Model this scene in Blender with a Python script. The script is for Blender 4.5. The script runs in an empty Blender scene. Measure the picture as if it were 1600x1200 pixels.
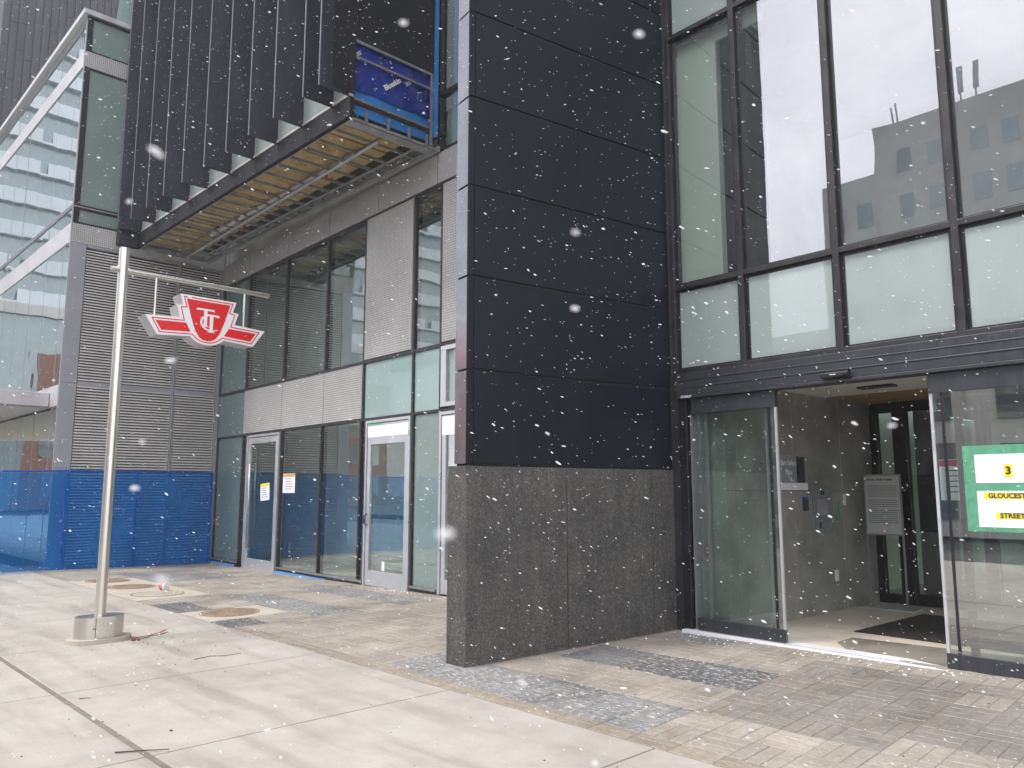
import bpy, math, random
from mathutils import Vector, Matrix
rnd = random.Random(7)
sc = bpy.context.scene
col = sc.collection
R = math.radians

# ------------------------------------------------------------------ camera
cam_d = bpy.data.cameras.new('camera'); cam = bpy.data.objects.new('camera', cam_d); col.objects.link(cam)
cam.location = (0, 0, 1.6); cam.rotation_euler = (R(90 + 7.68), 0, R(46.2))
cam_d.sensor_width = 36; cam_d.lens = 1239 / 1600 * 36; cam_d.clip_start = 0.05; cam_d.clip_end = 3000
cam_d.dof.use_dof = True; cam_d.dof.focus_distance = 9.5; cam_d.dof.aperture_fstop = 11.6
sc.camera = cam

# ------------------------------------------------------------------ world: bright snowy overcast with thin blue breaks
SUN_EL, SUN_AZ = R(57), math.atan2(-0.45, -1.0)          # azimuth measured from +Y towards +X
w = bpy.data.worlds.new('World'); sc.world = w; w.use_nodes = True
wn, wl = w.node_tree.nodes, w.node_tree.links
wn.clear()
wo = wn.new('ShaderNodeOutputWorld'); bg = wn.new('ShaderNodeBackground'); bg.inputs['Strength'].default_value = 0.1
sky = wn.new('ShaderNodeTexSky'); sky.sky_type = 'NISHITA'; sky.sun_disc = False
sky.sun_elevation = SUN_EL; sky.sun_rotation = SUN_AZ; sky.dust_density = 2.0
tc = wn.new('ShaderNodeTexCoord'); nz = wn.new('ShaderNodeTexNoise'); nz.inputs['Scale'].default_value = 2.6; nz.inputs['Detail'].default_value = 7
rp = wn.new('ShaderNodeValToRGB'); rp.color_ramp.elements[0].position = .30; rp.color_ramp.elements[1].position = .46
rp.color_ramp.elements[0].color = (.45, .45, .45, 1)
nz2 = wn.new('ShaderNodeTexNoise'); nz2.inputs['Scale'].default_value = 3.3; nz2.inputs['Detail'].default_value = 4
rp2 = wn.new('ShaderNodeValToRGB'); rp2.color_ramp.elements[0].color = (6.4, 6.4, 7.3, 1); rp2.color_ramp.elements[0].position = .35; rp2.color_ramp.elements[1].position = .68; rp2.color_ramp.elements[1].color = (10.6, 10.5, 10.9, 1)
mx = wn.new('ShaderNodeMix'); mx.data_type = 'RGBA'
wl.new(tc.outputs['Generated'], nz.inputs['Vector']); wl.new(tc.outputs['Generated'], nz2.inputs['Vector'])
wl.new(nz.outputs['Fac'], rp.inputs['Fac']); wl.new(nz2.outputs['Fac'], rp2.inputs['Fac'])
wl.new(rp.outputs['Color'], mx.inputs['Factor']); wl.new(sky.outputs['Color'], mx.inputs['A']); wl.new(rp2.outputs['Color'], mx.inputs['B'])
wl.new(mx.outputs['Result'], bg.inputs['Color']); wl.new(bg.outputs['Background'], wo.inputs['Surface'])

sd = bpy.data.lights.new('sun', 'SUN'); so = bpy.data.objects.new('sun', sd); col.objects.link(so)
sd.energy = 1.25; sd.angle = R(16); sd.color = (1, .965, .91)
to_sun = Vector((math.sin(SUN_AZ) * math.cos(SUN_EL), math.cos(SUN_AZ) * math.cos(SUN_EL), math.sin(SUN_EL)))
so.rotation_euler = (-to_sun).to_track_quat('-Z', 'Y').to_euler(); so.location = to_sun * 60

sc.view_settings.view_transform = 'Standard'; sc.view_settings.look = 'None'
sc.view_settings.gamma = 1; sc.view_settings.exposure = 1.4
sc.cycles.max_bounces = 10; sc.cycles.transparent_max_bounces = 16; sc.cycles.glossy_bounces = 6
sc.cycles.caustics_reflective = False; sc.cycles.caustics_refractive = False
try: sc.cycles.use_denoising = True
except Exception: pass

# ------------------------------------------------------------------ frames
FB = Vector((-5.205, 7.588, 0)); FA = R(-2.3)
MF = Matrix.Translation(FB) @ Matrix.Rotation(FA, 4, 'Z')           # facade frame: u right, v into building, z up
PA = Vector((-5.661, 4.845, 0)); SK = R(9.44)
MP = Matrix.Translation(PA) @ Matrix.Rotation(-SK, 4, 'Z')          # pier frame: x out of wide face, y along it
MW = Matrix.Identity(4)

def zf(X): return max(.1 + .015 * (X + 5.2), -.07)
def gz(X, Y):
    t = min(max((Y - 4.28) / 3.4, 0), 1.0)
    return t * zf(min(X, -1.5))

# ------------------------------------------------------------------ materials
def nodes_of(name):
    m = bpy.data.materials.new(name); m.use_nodes = True
    nt = m.node_tree; nt.nodes.clear()
    out = nt.nodes.new('ShaderNodeOutputMaterial')
    return m, nt, out
def N(nt, t, **kw):
    n = nt.nodes.new(t)
    for k, v in kw.items():
        if k in n.inputs: n.inputs[k].default_value = v
        else: setattr(n, k, v)
    return n
def ramp(nt, src, stops):
    r = nt.nodes.new('ShaderNodeValToRGB'); cr = r.color_ramp
    while len(cr.elements) < len(stops): cr.elements.new(.5)
    for e, (p, c) in zip(cr.elements, stops):
        e.position = p; e.color = (*c, 1) if len(c) == 3 else c
    nt.links.new(src, r.inputs['Fac']); return r.outputs['Color']
def mixc(nt, f, a, b, mode='MIX'):
    m = nt.nodes.new('ShaderNodeMix'); m.data_type = 'RGBA'; m.blend_type = mode
    for s, v in (('Factor', f), ('A', a), ('B', b)):
        if hasattr(v, 'node'): nt.links.new(v, m.inputs[s])
        elif s == 'Factor': m.inputs[s].default_value = v
        else: m.inputs[s].default_value = (*v, 1)
    return m.outputs['Result']
def noise(nt, vec, scale, detail=4, rough=.55, vs=None):
    n = N(nt, 'ShaderNodeTexNoise', Scale=scale, Detail=detail, Roughness=rough)
    if vs:
        mp = N(nt, 'ShaderNodeMapping', Scale=vs); nt.links.new(vec, mp.inputs['Vector']); vec = mp.outputs['Vector']
    nt.links.new(vec, n.inputs['Vector']); return n.outputs['Fac']
def coord(nt): return nt.nodes.new('ShaderNodeTexCoord').outputs['Object']

def surf(name, c, rough=.5, metal=0, var=.15, scale=6, bump=0, bscale=60, spec=.5, coat=0, vs=None, rvar=.12, c2=None, fine=0, fscale=150):
    """plain surface with soft large-scale variation and optional fine grain"""
    m, nt, out = nodes_of(name); b = N(nt, 'ShaderNodeBsdfPrincipled', Metallic=metal)
    b.inputs['Specular IOR Level'].default_value = spec; b.inputs['Coat Weight'].default_value = coat
    v = coord(nt); f = noise(nt, v, scale, 5, .6, vs)
    lo = tuple(x * (1 - var) for x in c); hi = tuple(x * (1 + var) for x in (c2 or c))
    cc = ramp(nt, f, [(.3, lo), (.7, hi)])
    if fine:
        g = noise(nt, v, fscale, 2, .7)
        cc = mixc(nt, 1.0, cc, ramp(nt, g, [(.35, (1 - fine,) * 3), (.65, (1 + fine,) * 3)]), 'MULTIPLY')
    nt.links.new(cc, b.inputs['Base Color'])
    rr = ramp(nt, f, [(.3, (max(rough - rvar, .02),) * 3), (.7, (rough + rvar,) * 3)]); nt.links.new(rr, b.inputs['Roughness'])
    if bump:
        bn = N(nt, 'ShaderNodeBump', Strength=bump, Distance=.01); nt.links.new(noise(nt, v, bscale, 3), bn.inputs['Height'])
        nt.links.new(bn.outputs['Normal'], b.inputs['Normal'])
    nt.links.new(b.outputs['BSDF'], out.inputs['Surface']); return m

def glass(name, tint, base, wav=.012, rough=0.0, gcol=(1, 1, 1), wscale=.9):
    """coated architectural glass: see-through with a fresnel mirror on top and slightly wavy panes"""
    m, nt, out = nodes_of(name); v = coord(nt)
    bn = N(nt, 'ShaderNodeBump', Strength=wav, Distance=1.0); nt.links.new(noise(nt, v, wscale, 1), bn.inputs['Height'])
    fr = N(nt, 'ShaderNodeFresnel', IOR=1.52); nt.links.new(bn.outputs['Normal'], fr.inputs['Normal'])
    ma = N(nt, 'ShaderNodeMath', operation='MULTIPLY_ADD'); nt.links.new(fr.outputs['Fac'], ma.inputs[0])
    ma.inputs[1].default_value = 1 - base; ma.inputs[2].default_value = base
    tr = N(nt, 'ShaderNodeBsdfTransparent', Color=(*tint, 1))
    gl = N(nt, 'ShaderNodeBsdfGlossy', Color=(*gcol, 1), Roughness=rough); nt.links.new(bn.outputs['Normal'], gl.inputs['Normal'])
    ms = nt.nodes.new('ShaderNodeMixShader')
    # the outer face mirrors; the inner face of the pane only lets light through (no total reflection inside a flat pane)
    ge = nt.nodes.new('ShaderNodeNewGeometry'); inv = N(nt, 'ShaderNodeMath', operation='SUBTRACT'); inv.inputs[0].default_value = 1.0; nt.links.new(ge.outputs['Backfacing'], inv.inputs[1])
    fc = N(nt, 'ShaderNodeMath', operation='MULTIPLY'); nt.links.new(ma.outputs[0], fc.inputs[0]); nt.links.new(inv.outputs[0], fc.inputs[1])
    nt.links.new(fc.outputs[0], ms.inputs['Fac']); nt.links.new(tr.outputs[0], ms.inputs[1]); nt.links.new(gl.outputs[0], ms.inputs[2])
    nt.links.new(ms.outputs[0], out.inputs['Surface']); return m

def backpainted(name, c, base=.08, wav=.003):
    """opaque coloured glass: diffuse colour under a clear reflecting face"""
    m, nt, out = nodes_of(name); v = coord(nt)
    bn = N(nt, 'ShaderNodeBump', Strength=wav, Distance=1.0); nt.links.new(noise(nt, v, .8, 1), bn.inputs['Height'])
    f = noise(nt, v, .7, 4); cc = ramp(nt, f, [(.3, tuple(x * .88 for x in c)), (.7, tuple(x * 1.06 for x in c))])
    d = nt.nodes.new('ShaderNodeBsdfDiffuse'); nt.links.new(cc, d.inputs['Color'])
    g = N(nt, 'ShaderNodeBsdfGlossy', Roughness=.015); nt.links.new(bn.outputs['Normal'], g.inputs['Normal'])
    fr = N(nt, 'ShaderNodeFresnel', IOR=1.45)
    ma = N(nt, 'ShaderNodeMath', operation='MULTIPLY_ADD'); nt.links.new(fr.outputs['Fac'], ma.inputs[0])
    ma.inputs[1].default_value = 1 - base; ma.inputs[2].default_value = base
    ms = nt.nodes.new('ShaderNodeMixShader')
    nt.links.new(ma.outputs[0], ms.inputs['Fac']); nt.links.new(d.outputs[0], ms.inputs[1]); nt.links.new(g.outputs[0], ms.inputs[2])
    nt.links.new(ms.outputs[0], out.inputs['Surface']); return m

def granite(name):
    m, nt, out = nodes_of(name); b = N(nt, 'ShaderNodeBsdfPrincipled'); v = coord(nt)
    a = noise(nt, v, 75, 3, .78); c = noise(nt, v, 2.2, 4, .6); s = noise(nt, v, 38, 2, .6)
    c1 = ramp(nt, a, [(.30, (.028, .028, .028)), (.5, (.068, .067, .066)), (.70, (.165, .163, .158))])
    c2 = ramp(nt, s, [(.35, (.7, .7, .7)), (.65, (1.25, 1.23, 1.2))])
    c3 = ramp(nt, c, [(.3, (.72, .72, .74)), (.7, (1.25, 1.2, 1.12))])
    st = noise(nt, v, 5, 4, .65, (2.2, 2.2, .35)); c4 = ramp(nt, st, [(.3, (.80, .80, .81)), (.7, (1.22, 1.21, 1.19))])
    x = mixc(nt, 1, mixc(nt, 1, mixc(nt, 1, c1, c2, 'MULTIPLY'), c3, 'MULTIPLY'), c4, 'MULTIPLY')
    nt.links.new(x, b.inputs['Base Color']); b.inputs['Roughness'].default_value = .42
    bn = N(nt, 'ShaderNodeBump', Strength=.12, Distance=.004); nt.links.new(a, bn.inputs['Height']); nt.links.new(bn.outputs['Normal'], b.inputs['Normal'])
    nt.links.new(b.outputs['BSDF'], out.inputs['Surface']); return m

def concrete(name):
    """pale broom-finished pavement with stains and dark drag marks"""
    m, nt, out = nodes_of(name); b = N(nt, 'ShaderNodeBsdfPrincipled', Roughness=.85); v = coord(nt)
    big = noise(nt, v, .55, 6, .62); mid = noise(nt, v, 3.2, 5, .65); fin = noise(nt, v, 70, 3, .7); brm = noise(nt, v, 4, 3, .6, (1.2, 22, 1))
    strk = noise(nt, v, 1.1, 5, .65, (.35, 2.6, 1))
    c = ramp(nt, big, [(.28, (.325, .296, .262)), (.5, (.405, .376, .338)), (.72, (.44, .412, .375))])
    c = mixc(nt, 1, c, ramp(nt, mid, [(.25, (.86, .85, .83)), (.6, (1.02, 1.02, 1.02))]), 'MULTIPLY')
    c = mixc(nt, 1, c, ramp(nt, fin, [(.3, (.9, .9, .9)), (.7, (1.06, 1.06, 1.06))]), 'MULTIPLY')
    c = mixc(nt, 1, c, ramp(nt, brm, [(.35, (.96, .96, .96)), (.65, (1.02, 1.02, 1.02))]), 'MULTIPLY')
    c = mixc(nt, 1, c, ramp(nt, strk, [(.34, (.84, .82, .80)), (.52, (1, 1, 1))]), 'MULTIPLY')
    nt.links.new(ramp(nt, strk, [(.36, (.48, .48, .48)), (.54, (.87, .87, .87))]), b.inputs['Roughness'])
    vo = N(nt, 'ShaderNodeTexVoronoi', Scale=1.7); nt.links.new(v, vo.inputs['Vector'])
    c = mixc(nt, 1, c, ramp(nt, vo.outputs['Distance'], [(.018, (.45, .43, .42)), (.03, (1, 1, 1))]), 'MULTIPLY')
    nt.links.new(c, b.inputs['Base Color'])
    bn = N(nt, 'ShaderNodeBump', Strength=.25, Distance=.004); nt.links.new(fin, bn.inputs['Height']); nt.links.new(bn.outputs['Normal'], b.inputs['Normal'])
    nt.links.new(b.outputs['BSDF'], out.inputs['Surface']); return m

def paver_mat(name):
    m, nt, out = nodes_of(name); b = N(nt, 'ShaderNodeBsdfPrincipled', Roughness=.82); v = coord(nt)
    at = nt.nodes.new('ShaderNodeAttribute'); at.attribute_name = 'tint'
    a = noise(nt, v, 2.1, 6, .68); g = noise(nt, v, 55, 3, .75); sp = noise(nt, v, 17, 4, .7, (1, 2.2, 1)); st = noise(nt, v, .8, 5, .6)
    c = mixc(nt, 1, at.outputs['Color'], ramp(nt, a, [(.3, (.82, .81, .80)), (.7, (1.14, 1.14, 1.14))]), 'MULTIPLY')
    c = mixc(nt, 1, c, ramp(nt, g, [(.3, (.80, .80, .80)), (.7, (1.16, 1.16, 1.16))]), 'MULTIPLY')
    c = mixc(nt, 1, c, ramp(nt, st, [(.34, (.78, .77, .76)), (.55, (1, 1, 1))]), 'MULTIPLY')
    ice = ramp(nt, sp, [(.52, (0, 0, 0)), (.64, (.85, .85, .85))])          # salt and snow dust caught on the surface
    al = N(nt, 'ShaderNodeMath', operation='MULTIPLY'); nt.links.new(ice, al.inputs[0]); nt.links.new(at.outputs['Alpha'], al.inputs[1])
    c = mixc(nt, al.outputs[0], c, (.55, .54, .53))
    nt.links.new(c, b.inputs['Base Color'])
    nt.links.new(ramp(nt, st, [(.36, (.42, .42, .42)), (.56, (.86, .86, .86))]), b.inputs['Roughness'])
    bn = N(nt, 'ShaderNodeBump', Strength=.3, Distance=.004); nt.links.new(g, bn.inputs['Height']); nt.links.new(bn.outputs['Normal'], b.inputs['Normal'])
    nt.links.new(b.outputs['BSDF'], out.inputs['Surface']); return m

def perforated(name, c):
    m, nt, out = nodes_of(name); b = N(nt, 'ShaderNodeBsdfPrincipled', Metallic=.1, Roughness=.55); v = coord(nt)
    mp = N(nt, 'ShaderNodeMapping', Scale=(24, 24, 24)); nt.links.new(v, mp.inputs['Vector'])
    ck = nt.nodes.new('ShaderNodeTexVoronoi'); ck.inputs['Scale'].default_value = 1.0; ck.inputs['Randomness'].default_value = .12
    nt.links.new(mp.outputs['Vector'], ck.inputs['Vector'])
    hole = ramp(nt, ck.outputs['Distance'], [(.22, (.40, .40, .40)), (.40, (1.06, 1.06, 1.06))])
    n = noise(nt, v, 1.3, 4); cc = ramp(nt, n, [(.3, tuple(x * .9 for x in c)), (.7, tuple(x * 1.08 for x in c))])
    nt.links.new(mixc(nt, 1, cc, hole, 'MULTIPLY'), b.inputs['Base Color'])
    nt.links.new(b.outputs['BSDF'], out.inputs['Surface']); return m

def ribbed_dark(name):
    m, nt, out = nodes_of(name); b = N(nt, 'ShaderNodeBsdfPrincipled', Roughness=.5); v = coord(nt)
    st = noise(nt, v, 2.0, 3, .6, (1, 1, .12))
    nt.links.new(ramp(nt, st, [(.3, (.028, .030, .040)), (.7, (.055, .056, .070))]), b.inputs['Base Color'])
    nt.links.new(b.outputs['BSDF'], out.inputs['Surface']); return m

def insulation_mat(name):
    m, nt, out = nodes_of(name); b = N(nt, 'ShaderNodeBsdfPrincipled', Roughness=.95); v = coord(nt)
    a = noise(nt, v, 3.5, 6, .7); g = noise(nt, v, 40, 3, .7); s = noise(nt, v, 9, 3, .6)
    c = ramp(nt, a, [(.3, (.32, .22, .09)), (.5, (.55, .40, .18)), (.72, (.66, .51, .28))])
    c = mixc(nt, 1, c, ramp(nt, g, [(.3, (.8, .8, .8)), (.7, (1.2, 1.2, 1.2))]), 'MULTIPLY')
    c = mixc(nt, ramp(nt, s, [(.68, (0, 0, 0)), (.72, (1, 1, 1))]), c, (.03, .028, .025))
    nt.links.new(c, b.inputs['Base Color'])
    nt.links.new(b.outputs['BSDF'], out.inputs['Surface']); return m

def mesh_fabric(name):
    """blue woven debris netting: partly see-through"""
    m, nt, out = nodes_of(name); v = coord(nt)
    f = noise(nt, v, 1.6, 4, .6, (1, 1, .6)); cc = ramp(nt, f, [(.3, (.005, .20, .66)), (.7, (.010, .29, .82))])
    d = nt.nodes.new('ShaderNodeBsdfDiffuse'); nt.links.new(cc, d.inputs['Color'])
    tl = nt.nodes.new('ShaderNodeBsdfTranslucent'); nt.links.new(cc, tl.inputs['Color'])
    tr = N(nt, 'ShaderNodeBsdfTransparent', Color=(.35, .62, .98, 1))
    m1 = nt.nodes.new('ShaderNodeMixShader'); m1.inputs['Fac'].default_value = .25
    nt.links.new(d.outputs[0], m1.inputs[1]); nt.links.new(tl.outputs[0], m1.inputs[2])
    m2 = nt.nodes.new('ShaderNodeMixShader'); m2.inputs['Fac'].default_value = .62
    nt.links.new(m1.outputs[0], m2.inputs[1]); nt.links.new(tr.outputs[0], m2.inputs[2])
    nt.links.new(m2.outputs[0], out.inputs['Surface']); return m

def brick_mat(name):
    m, nt, out = nodes_of(name); b = N(nt, 'ShaderNodeBsdfPrincipled', Roughness=.85); v = coord(nt)
    br = nt.nodes.new('ShaderNodeTexBrick'); br.inputs['Scale'].default_value = 4
    br.inputs['Color1'].default_value = (.33, .11, .06, 1); br.inputs['Color2'].default_value = (.25, .085, .05, 1); br.inputs['Mortar'].default_value = (.3, .25, .2, 1)
    sx = nt.nodes.new('ShaderNodeSeparateXYZ'); cx = nt.nodes.new('ShaderNodeCombineXYZ'); ad = N(nt, 'ShaderNodeMath', operation='ADD')
    nt.links.new(v, sx.inputs[0]); nt.links.new(sx.outputs[0], ad.inputs[0]); nt.links.new(sx.outputs[1], ad.inputs[1])
    nt.links.new(ad.outputs[0], cx.inputs[0]); nt.links.new(sx.outputs[2], cx.inputs[1]); nt.links.new(cx.outputs[0], br.inputs['Vector'])
    nt.links.new(br.outputs['Color'], b.inputs['Base Color']); nt.links.new(b.outputs['BSDF'], out.inputs['Surface']); return m

def rust_lid(name):
    m, nt, out = nodes_of(name); b = N(nt, 'ShaderNodeBsdfPrincipled', Roughness=.8); v = coord(nt)
    a = noise(nt, v, 7, 5, .7); g = noise(nt, v, 60, 2)
    c = ramp(nt, a, [(.3, (.20, .135, .09)), (.55, (.31, .225, .16)), (.75, (.40, .33, .26))])
    c = mixc(nt, 1, c, ramp(nt, g, [(.3, (.8, .8, .8)), (.7, (1.15, 1.15, 1.15))]), 'MULTIPLY')
    nt.links.new(c, b.inputs['Base Color']); nt.links.new(b.outputs['BSDF'], out.inputs['Surface']); return m

T = {}
T['alu'] = surf('anodised_aluminium', (.38, .38, .39), .42, .75, .08, 3)
T['alu_light'] = surf('light_aluminium', (.60, .61, .63), .38, .55, .06, 3)
T['alu_frame'] = surf('grey_frame_paint', (.40, .40, .42), .45, .2, .1, 4)
T['silver_band'] = surf('silver_band_panel', (.52, .51, .52), .45, .4, .08, 2)
T['louvre'] = surf('louvre_metal', (.58, .56, .535), .5, .1, .10, 2)
T['grey_panel'] = surf('grey_metal_panel', (.33, .34, .37), .45, .3, .06, 1.5)
T['dark_frame'] = surf('dark_bronze_frame', (.040, .039, .042), .42, .3, .25, 5)
T['dark_header'] = surf('charcoal_header', (.046, .050, .060), .42, .3, .18, 5, vs=(8, 8, .6))
T['black_frame'] = surf('black_frame', (.012, .013, .016), .4, 0, .2, 5)
T['blade'] = surf('charcoal_blade', (.034, .038, .051), .5, 0, .25, 4, vs=(1, 1, .25), fine=.2, fscale=40, spec=.4)
T['lit_blade_edge'] = surf('lit_blade_edge', (.20, .21, .245), .4, .3, .1, 5)  # paler than the blade: light on its front edge put into the colour
T['pier_metal'] = surf('dark_slate_panel', (.0055, .0092, .0155), .45, 0, .28, 2.2, vs=(2.5, 2.5, .3), fine=.12, fscale=60, spec=.22)
T['pier_front'] = surf('satin_metal_front', (.46, .45, .48), .16, .9, .15, 1.2)
T['joint'] = surf('dark_joint', (.008, .008, .009), .8, 0, .1, 4)
T['stone'] = granite('flamed_granite')
T['concrete'] = concrete('pavement_concrete')
T['collar'] = surf('pale_collar_concrete', (.43, .39, .33), .85, 0, .14, 3, .2, 70, fine=.1)
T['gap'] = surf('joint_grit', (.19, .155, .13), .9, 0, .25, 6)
T['paver'] = paver_mat('paver_stone')
T['grit'] = surf('paver_joint_sand', (.24, .215, .18), .95, 0, .5, 1.1)
T['mint'] = backpainted('mint_spandrel_glass', (.345, .415, .397), .12)
T['teal'] = backpainted('teal_spandrel_glass', (.155, .225, .22), .07)
T['pale_teal'] = backpainted('pale_teal_spandrel_glass', (.33, .46, .44), .08)
T['sage'] = backpainted('sage_glass', (.225, .295, .275), .10)
T['upper_glass'] = glass('coated_window_glass', (.92, .96, .945), .30, .003, gcol=(.97, .96, 1))
T['store_glass'] = glass('storefront_glass', (.86, .925, .91), .28, .003, gcol=(.93, 1, .98))
T['door_glass'] = glass('clear_door_glass', (.93, .975, .96), .10, .003)
T['right_glass'] = glass('reflective_door_glass', (.90, .965, .94), .36, .003)
T['inner_glass'] = glass('inner_door_glass', (.66, .72, .71), .10, .003)
T['pav_glass'] = glass('mirror_facade_glass', (.45, .56, .54), .68, .008, gcol=(.90, .97, .97), wscale=.5)
T['clear_glass'] = glass('pale_screen_glass', (.8, .86, .88), .25, .01)
T['perf'] = perforated('perforated_metal', (.45, .445, .43))
T['perf_dark'] = perforated('perforated_metal_dark', (.36, .355, .35))
T['fasciadark'] = surf('dark_fascia', (.017, .018, .023), .6, 0, .2, 3, fine=.15, fscale=40, spec=.25)
T['sill_light'] = surf('pale_sill', (.48, .47, .44), .5, .2, .15, 4)
T['galv'] = surf('galvanised_steel', (.52, .54, .55), .45, .25, .2, 7)
T['joist'] = surf('joist_steel', (.34, .355, .365), .5, .2, .25, 5)
T['track'] = surf('track_steel', (.22, .235, .25), .5, .2, .2, 9)
T['pipe'] = surf('grey_conduit', (.44, .48, .51), .45, .3, .1, 5)
T['insul'] = insulation_mat('mineral_wool')
T['soffit_dark'] = surf('soffit_void', (.045, .038, .028), .9, 0, .4, 3)
T['blue_dark'] = surf('blue_membrane', (.004, .024, .23), .38, 0, .3, 1.5, .25, 12)
T['blue_light'] = surf('light_blue_membrane', (.035, .23, .62), .5, 0, .2, 2)
T['blue_tape'] = surf('sky_blue_flashing', (.10, .32, .72), .5, 0, .15, 3)
T['steel'] = surf('brushed_stainless', (.60, .58, .54), .30, .95, .03, 5, vs=(9, 9, .3), rvar=.04)
T['steel_pole'] = surf('stainless_pole', (.66, .63, .58), .30, .9, .03, 2, vs=(1, 1, .3), rvar=.03)
T['white'] = surf('white_plastic', (.80, .80, .82), .4, 0, .03, 4)
T['housing'] = surf('sign_housing', (.52, .50, .50), .4, .3, .06, 5)
T['red'] = surf('sign_red', (.66, .010, .012), .4, 0, .05, 4)
T['paper'] = surf('paper', (.78, .80, .80), .7, 0, .05, 14, .15, 25)
T['poster'] = surf('poster_paper', (.62, .63, .65), .6, 0, .04, 6)
T['ink'] = surf('black_ink', (.02, .02, .022), .6, 0, .1, 4)
T['greyink'] = surf('grey_ink', (.19, .19, .20), .6, 0, .1, 4)
T['green'] = surf('green_tape', (.10, .33, .20), .5, 0, .18, 14, .2, 30)
T['greenfilm'] = surf('green_film', (.10, .55, .12), .5, 0, .1, 9)
T['yellow'] = surf('yellow_highlight', (.86, .70, .03), .6, 0, .06, 8)
T['orangelabel'] = surf('orange_band', (.62, .36, .12), .6, 0, .1, 8)
T['redlabel'] = surf('crimson_band', (.55, .03, .09), .6, 0, .1, 8)
T['lobbywall'] = surf('lobby_porcelain', (.245, .228, .212), .45, 0, .30, 1.6, c2=(.295, .278, .262), fine=.08, fscale=60)
T['lobbyfloor'] = surf('lobby_floor_tile', (.68, .585, .50), .62, 0, .12, 1.6, vs=(1, 4, 1))
T['ceil'] = surf('lobby_ceiling', (.78, .76, .70), .7, 0, .04, 2)
T['wood'] = surf('wood_ceiling', (.42, .26, .11), .5, 0, .25, 3, vs=(1, 9, 9))
T['mat'] = surf('entrance_mat', (.035, .028, .024), .95, 0, .25, 9, .4, 120)
T['interior'] = surf('dim_interior', (.66, .68, .65), .8, 0, .25, .8)
T['interior_pale'] = surf('pale_interior_panel', (.74, .80, .70), .7, 0, .06, .9)
T['interior_floor'] = surf('raw_slab', (.45, .42, .37), .8, 0, .25, 1.2)
T['dark_plastic'] = surf('dark_plastic', (.02, .021, .025), .35, 0, .1, 6)
T['bluelamp'] = surf('blue_lens', (.03, .04, .55), .3, 0, .1, 6)
T['tower'] = ribbed_dark('dark_ribbed_cladding')
T['fabric'] = mesh_fabric('blue_debris_netting')
T['bluepost'] = surf('blue_rail', (.004, .07, .38), .5, 0, .2, 4)
T['rust'] = rust_lid('weathered_iron')
T['twig'] = surf('twig_bark', (.045, .035, .03), .9, 0, .3, 20)
T['ribbonred'] = surf('dull_red_strap', (.24, .03, .035), .7, 0, .3, 12)
T['cupred'] = surf('red_cup', (.62, .05, .03), .45, 0, .1, 20)
T['asphalt'] = surf('asphalt', (.06, .06, .062), .9, 0, .2, 2, .3, 60)
T['grey_conc'] = surf('grey_cladding', (.36, .35, .36), .8, 0, .12, .3, fine=.05, fscale=4)
T['bluewin'] = backpainted('blue_window', (.14, .19, .27), .06)
T['palestone'] = surf('pale_stone', (.68, .66, .62), .8, 0, .1, .5)
T['winglass'] = backpainted('dark_window', (.12, .15, .16), .25)
T['balcony'] = surf('balcony_white', (.72, .77, .80), .5, 0, .06, .5)
T['condowall'] = backpainted('condo_glass', (.24, .33, .34), .12)
T['brick'] = brick_mat('red_brick')
T['flake'] = surf('snow', (.92, .93, .95), .7, 0, .02, 5)
def flake_mat():
    m, nt, out = nodes_of('falling_snowflake'); d = N(nt, 'ShaderNodeBsdfDiffuse', Color=(.93, .94, .96, 1)); t = N(nt, 'ShaderNodeBsdfTranslucent', Color=(.93, .94, .96, 1))
    x = nt.nodes.new('ShaderNodeMixShader'); x.inputs['Fac'].default_value = .4; nt.links.new(d.outputs[0], x.inputs[1]); nt.links.new(t.outputs[0], x.inputs[2])
    tr = nt.nodes.new('ShaderNodeBsdfTransparent'); y = nt.nodes.new('ShaderNodeMixShader'); y.inputs['Fac'].default_value = .28
    nt.links.new(x.outputs[0], y.inputs[1]); nt.links.new(tr.outputs[0], y.inputs[2]); nt.links.new(y.outputs[0], out.inputs['Surface']); return m
T['falling'] = flake_mat()

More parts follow.
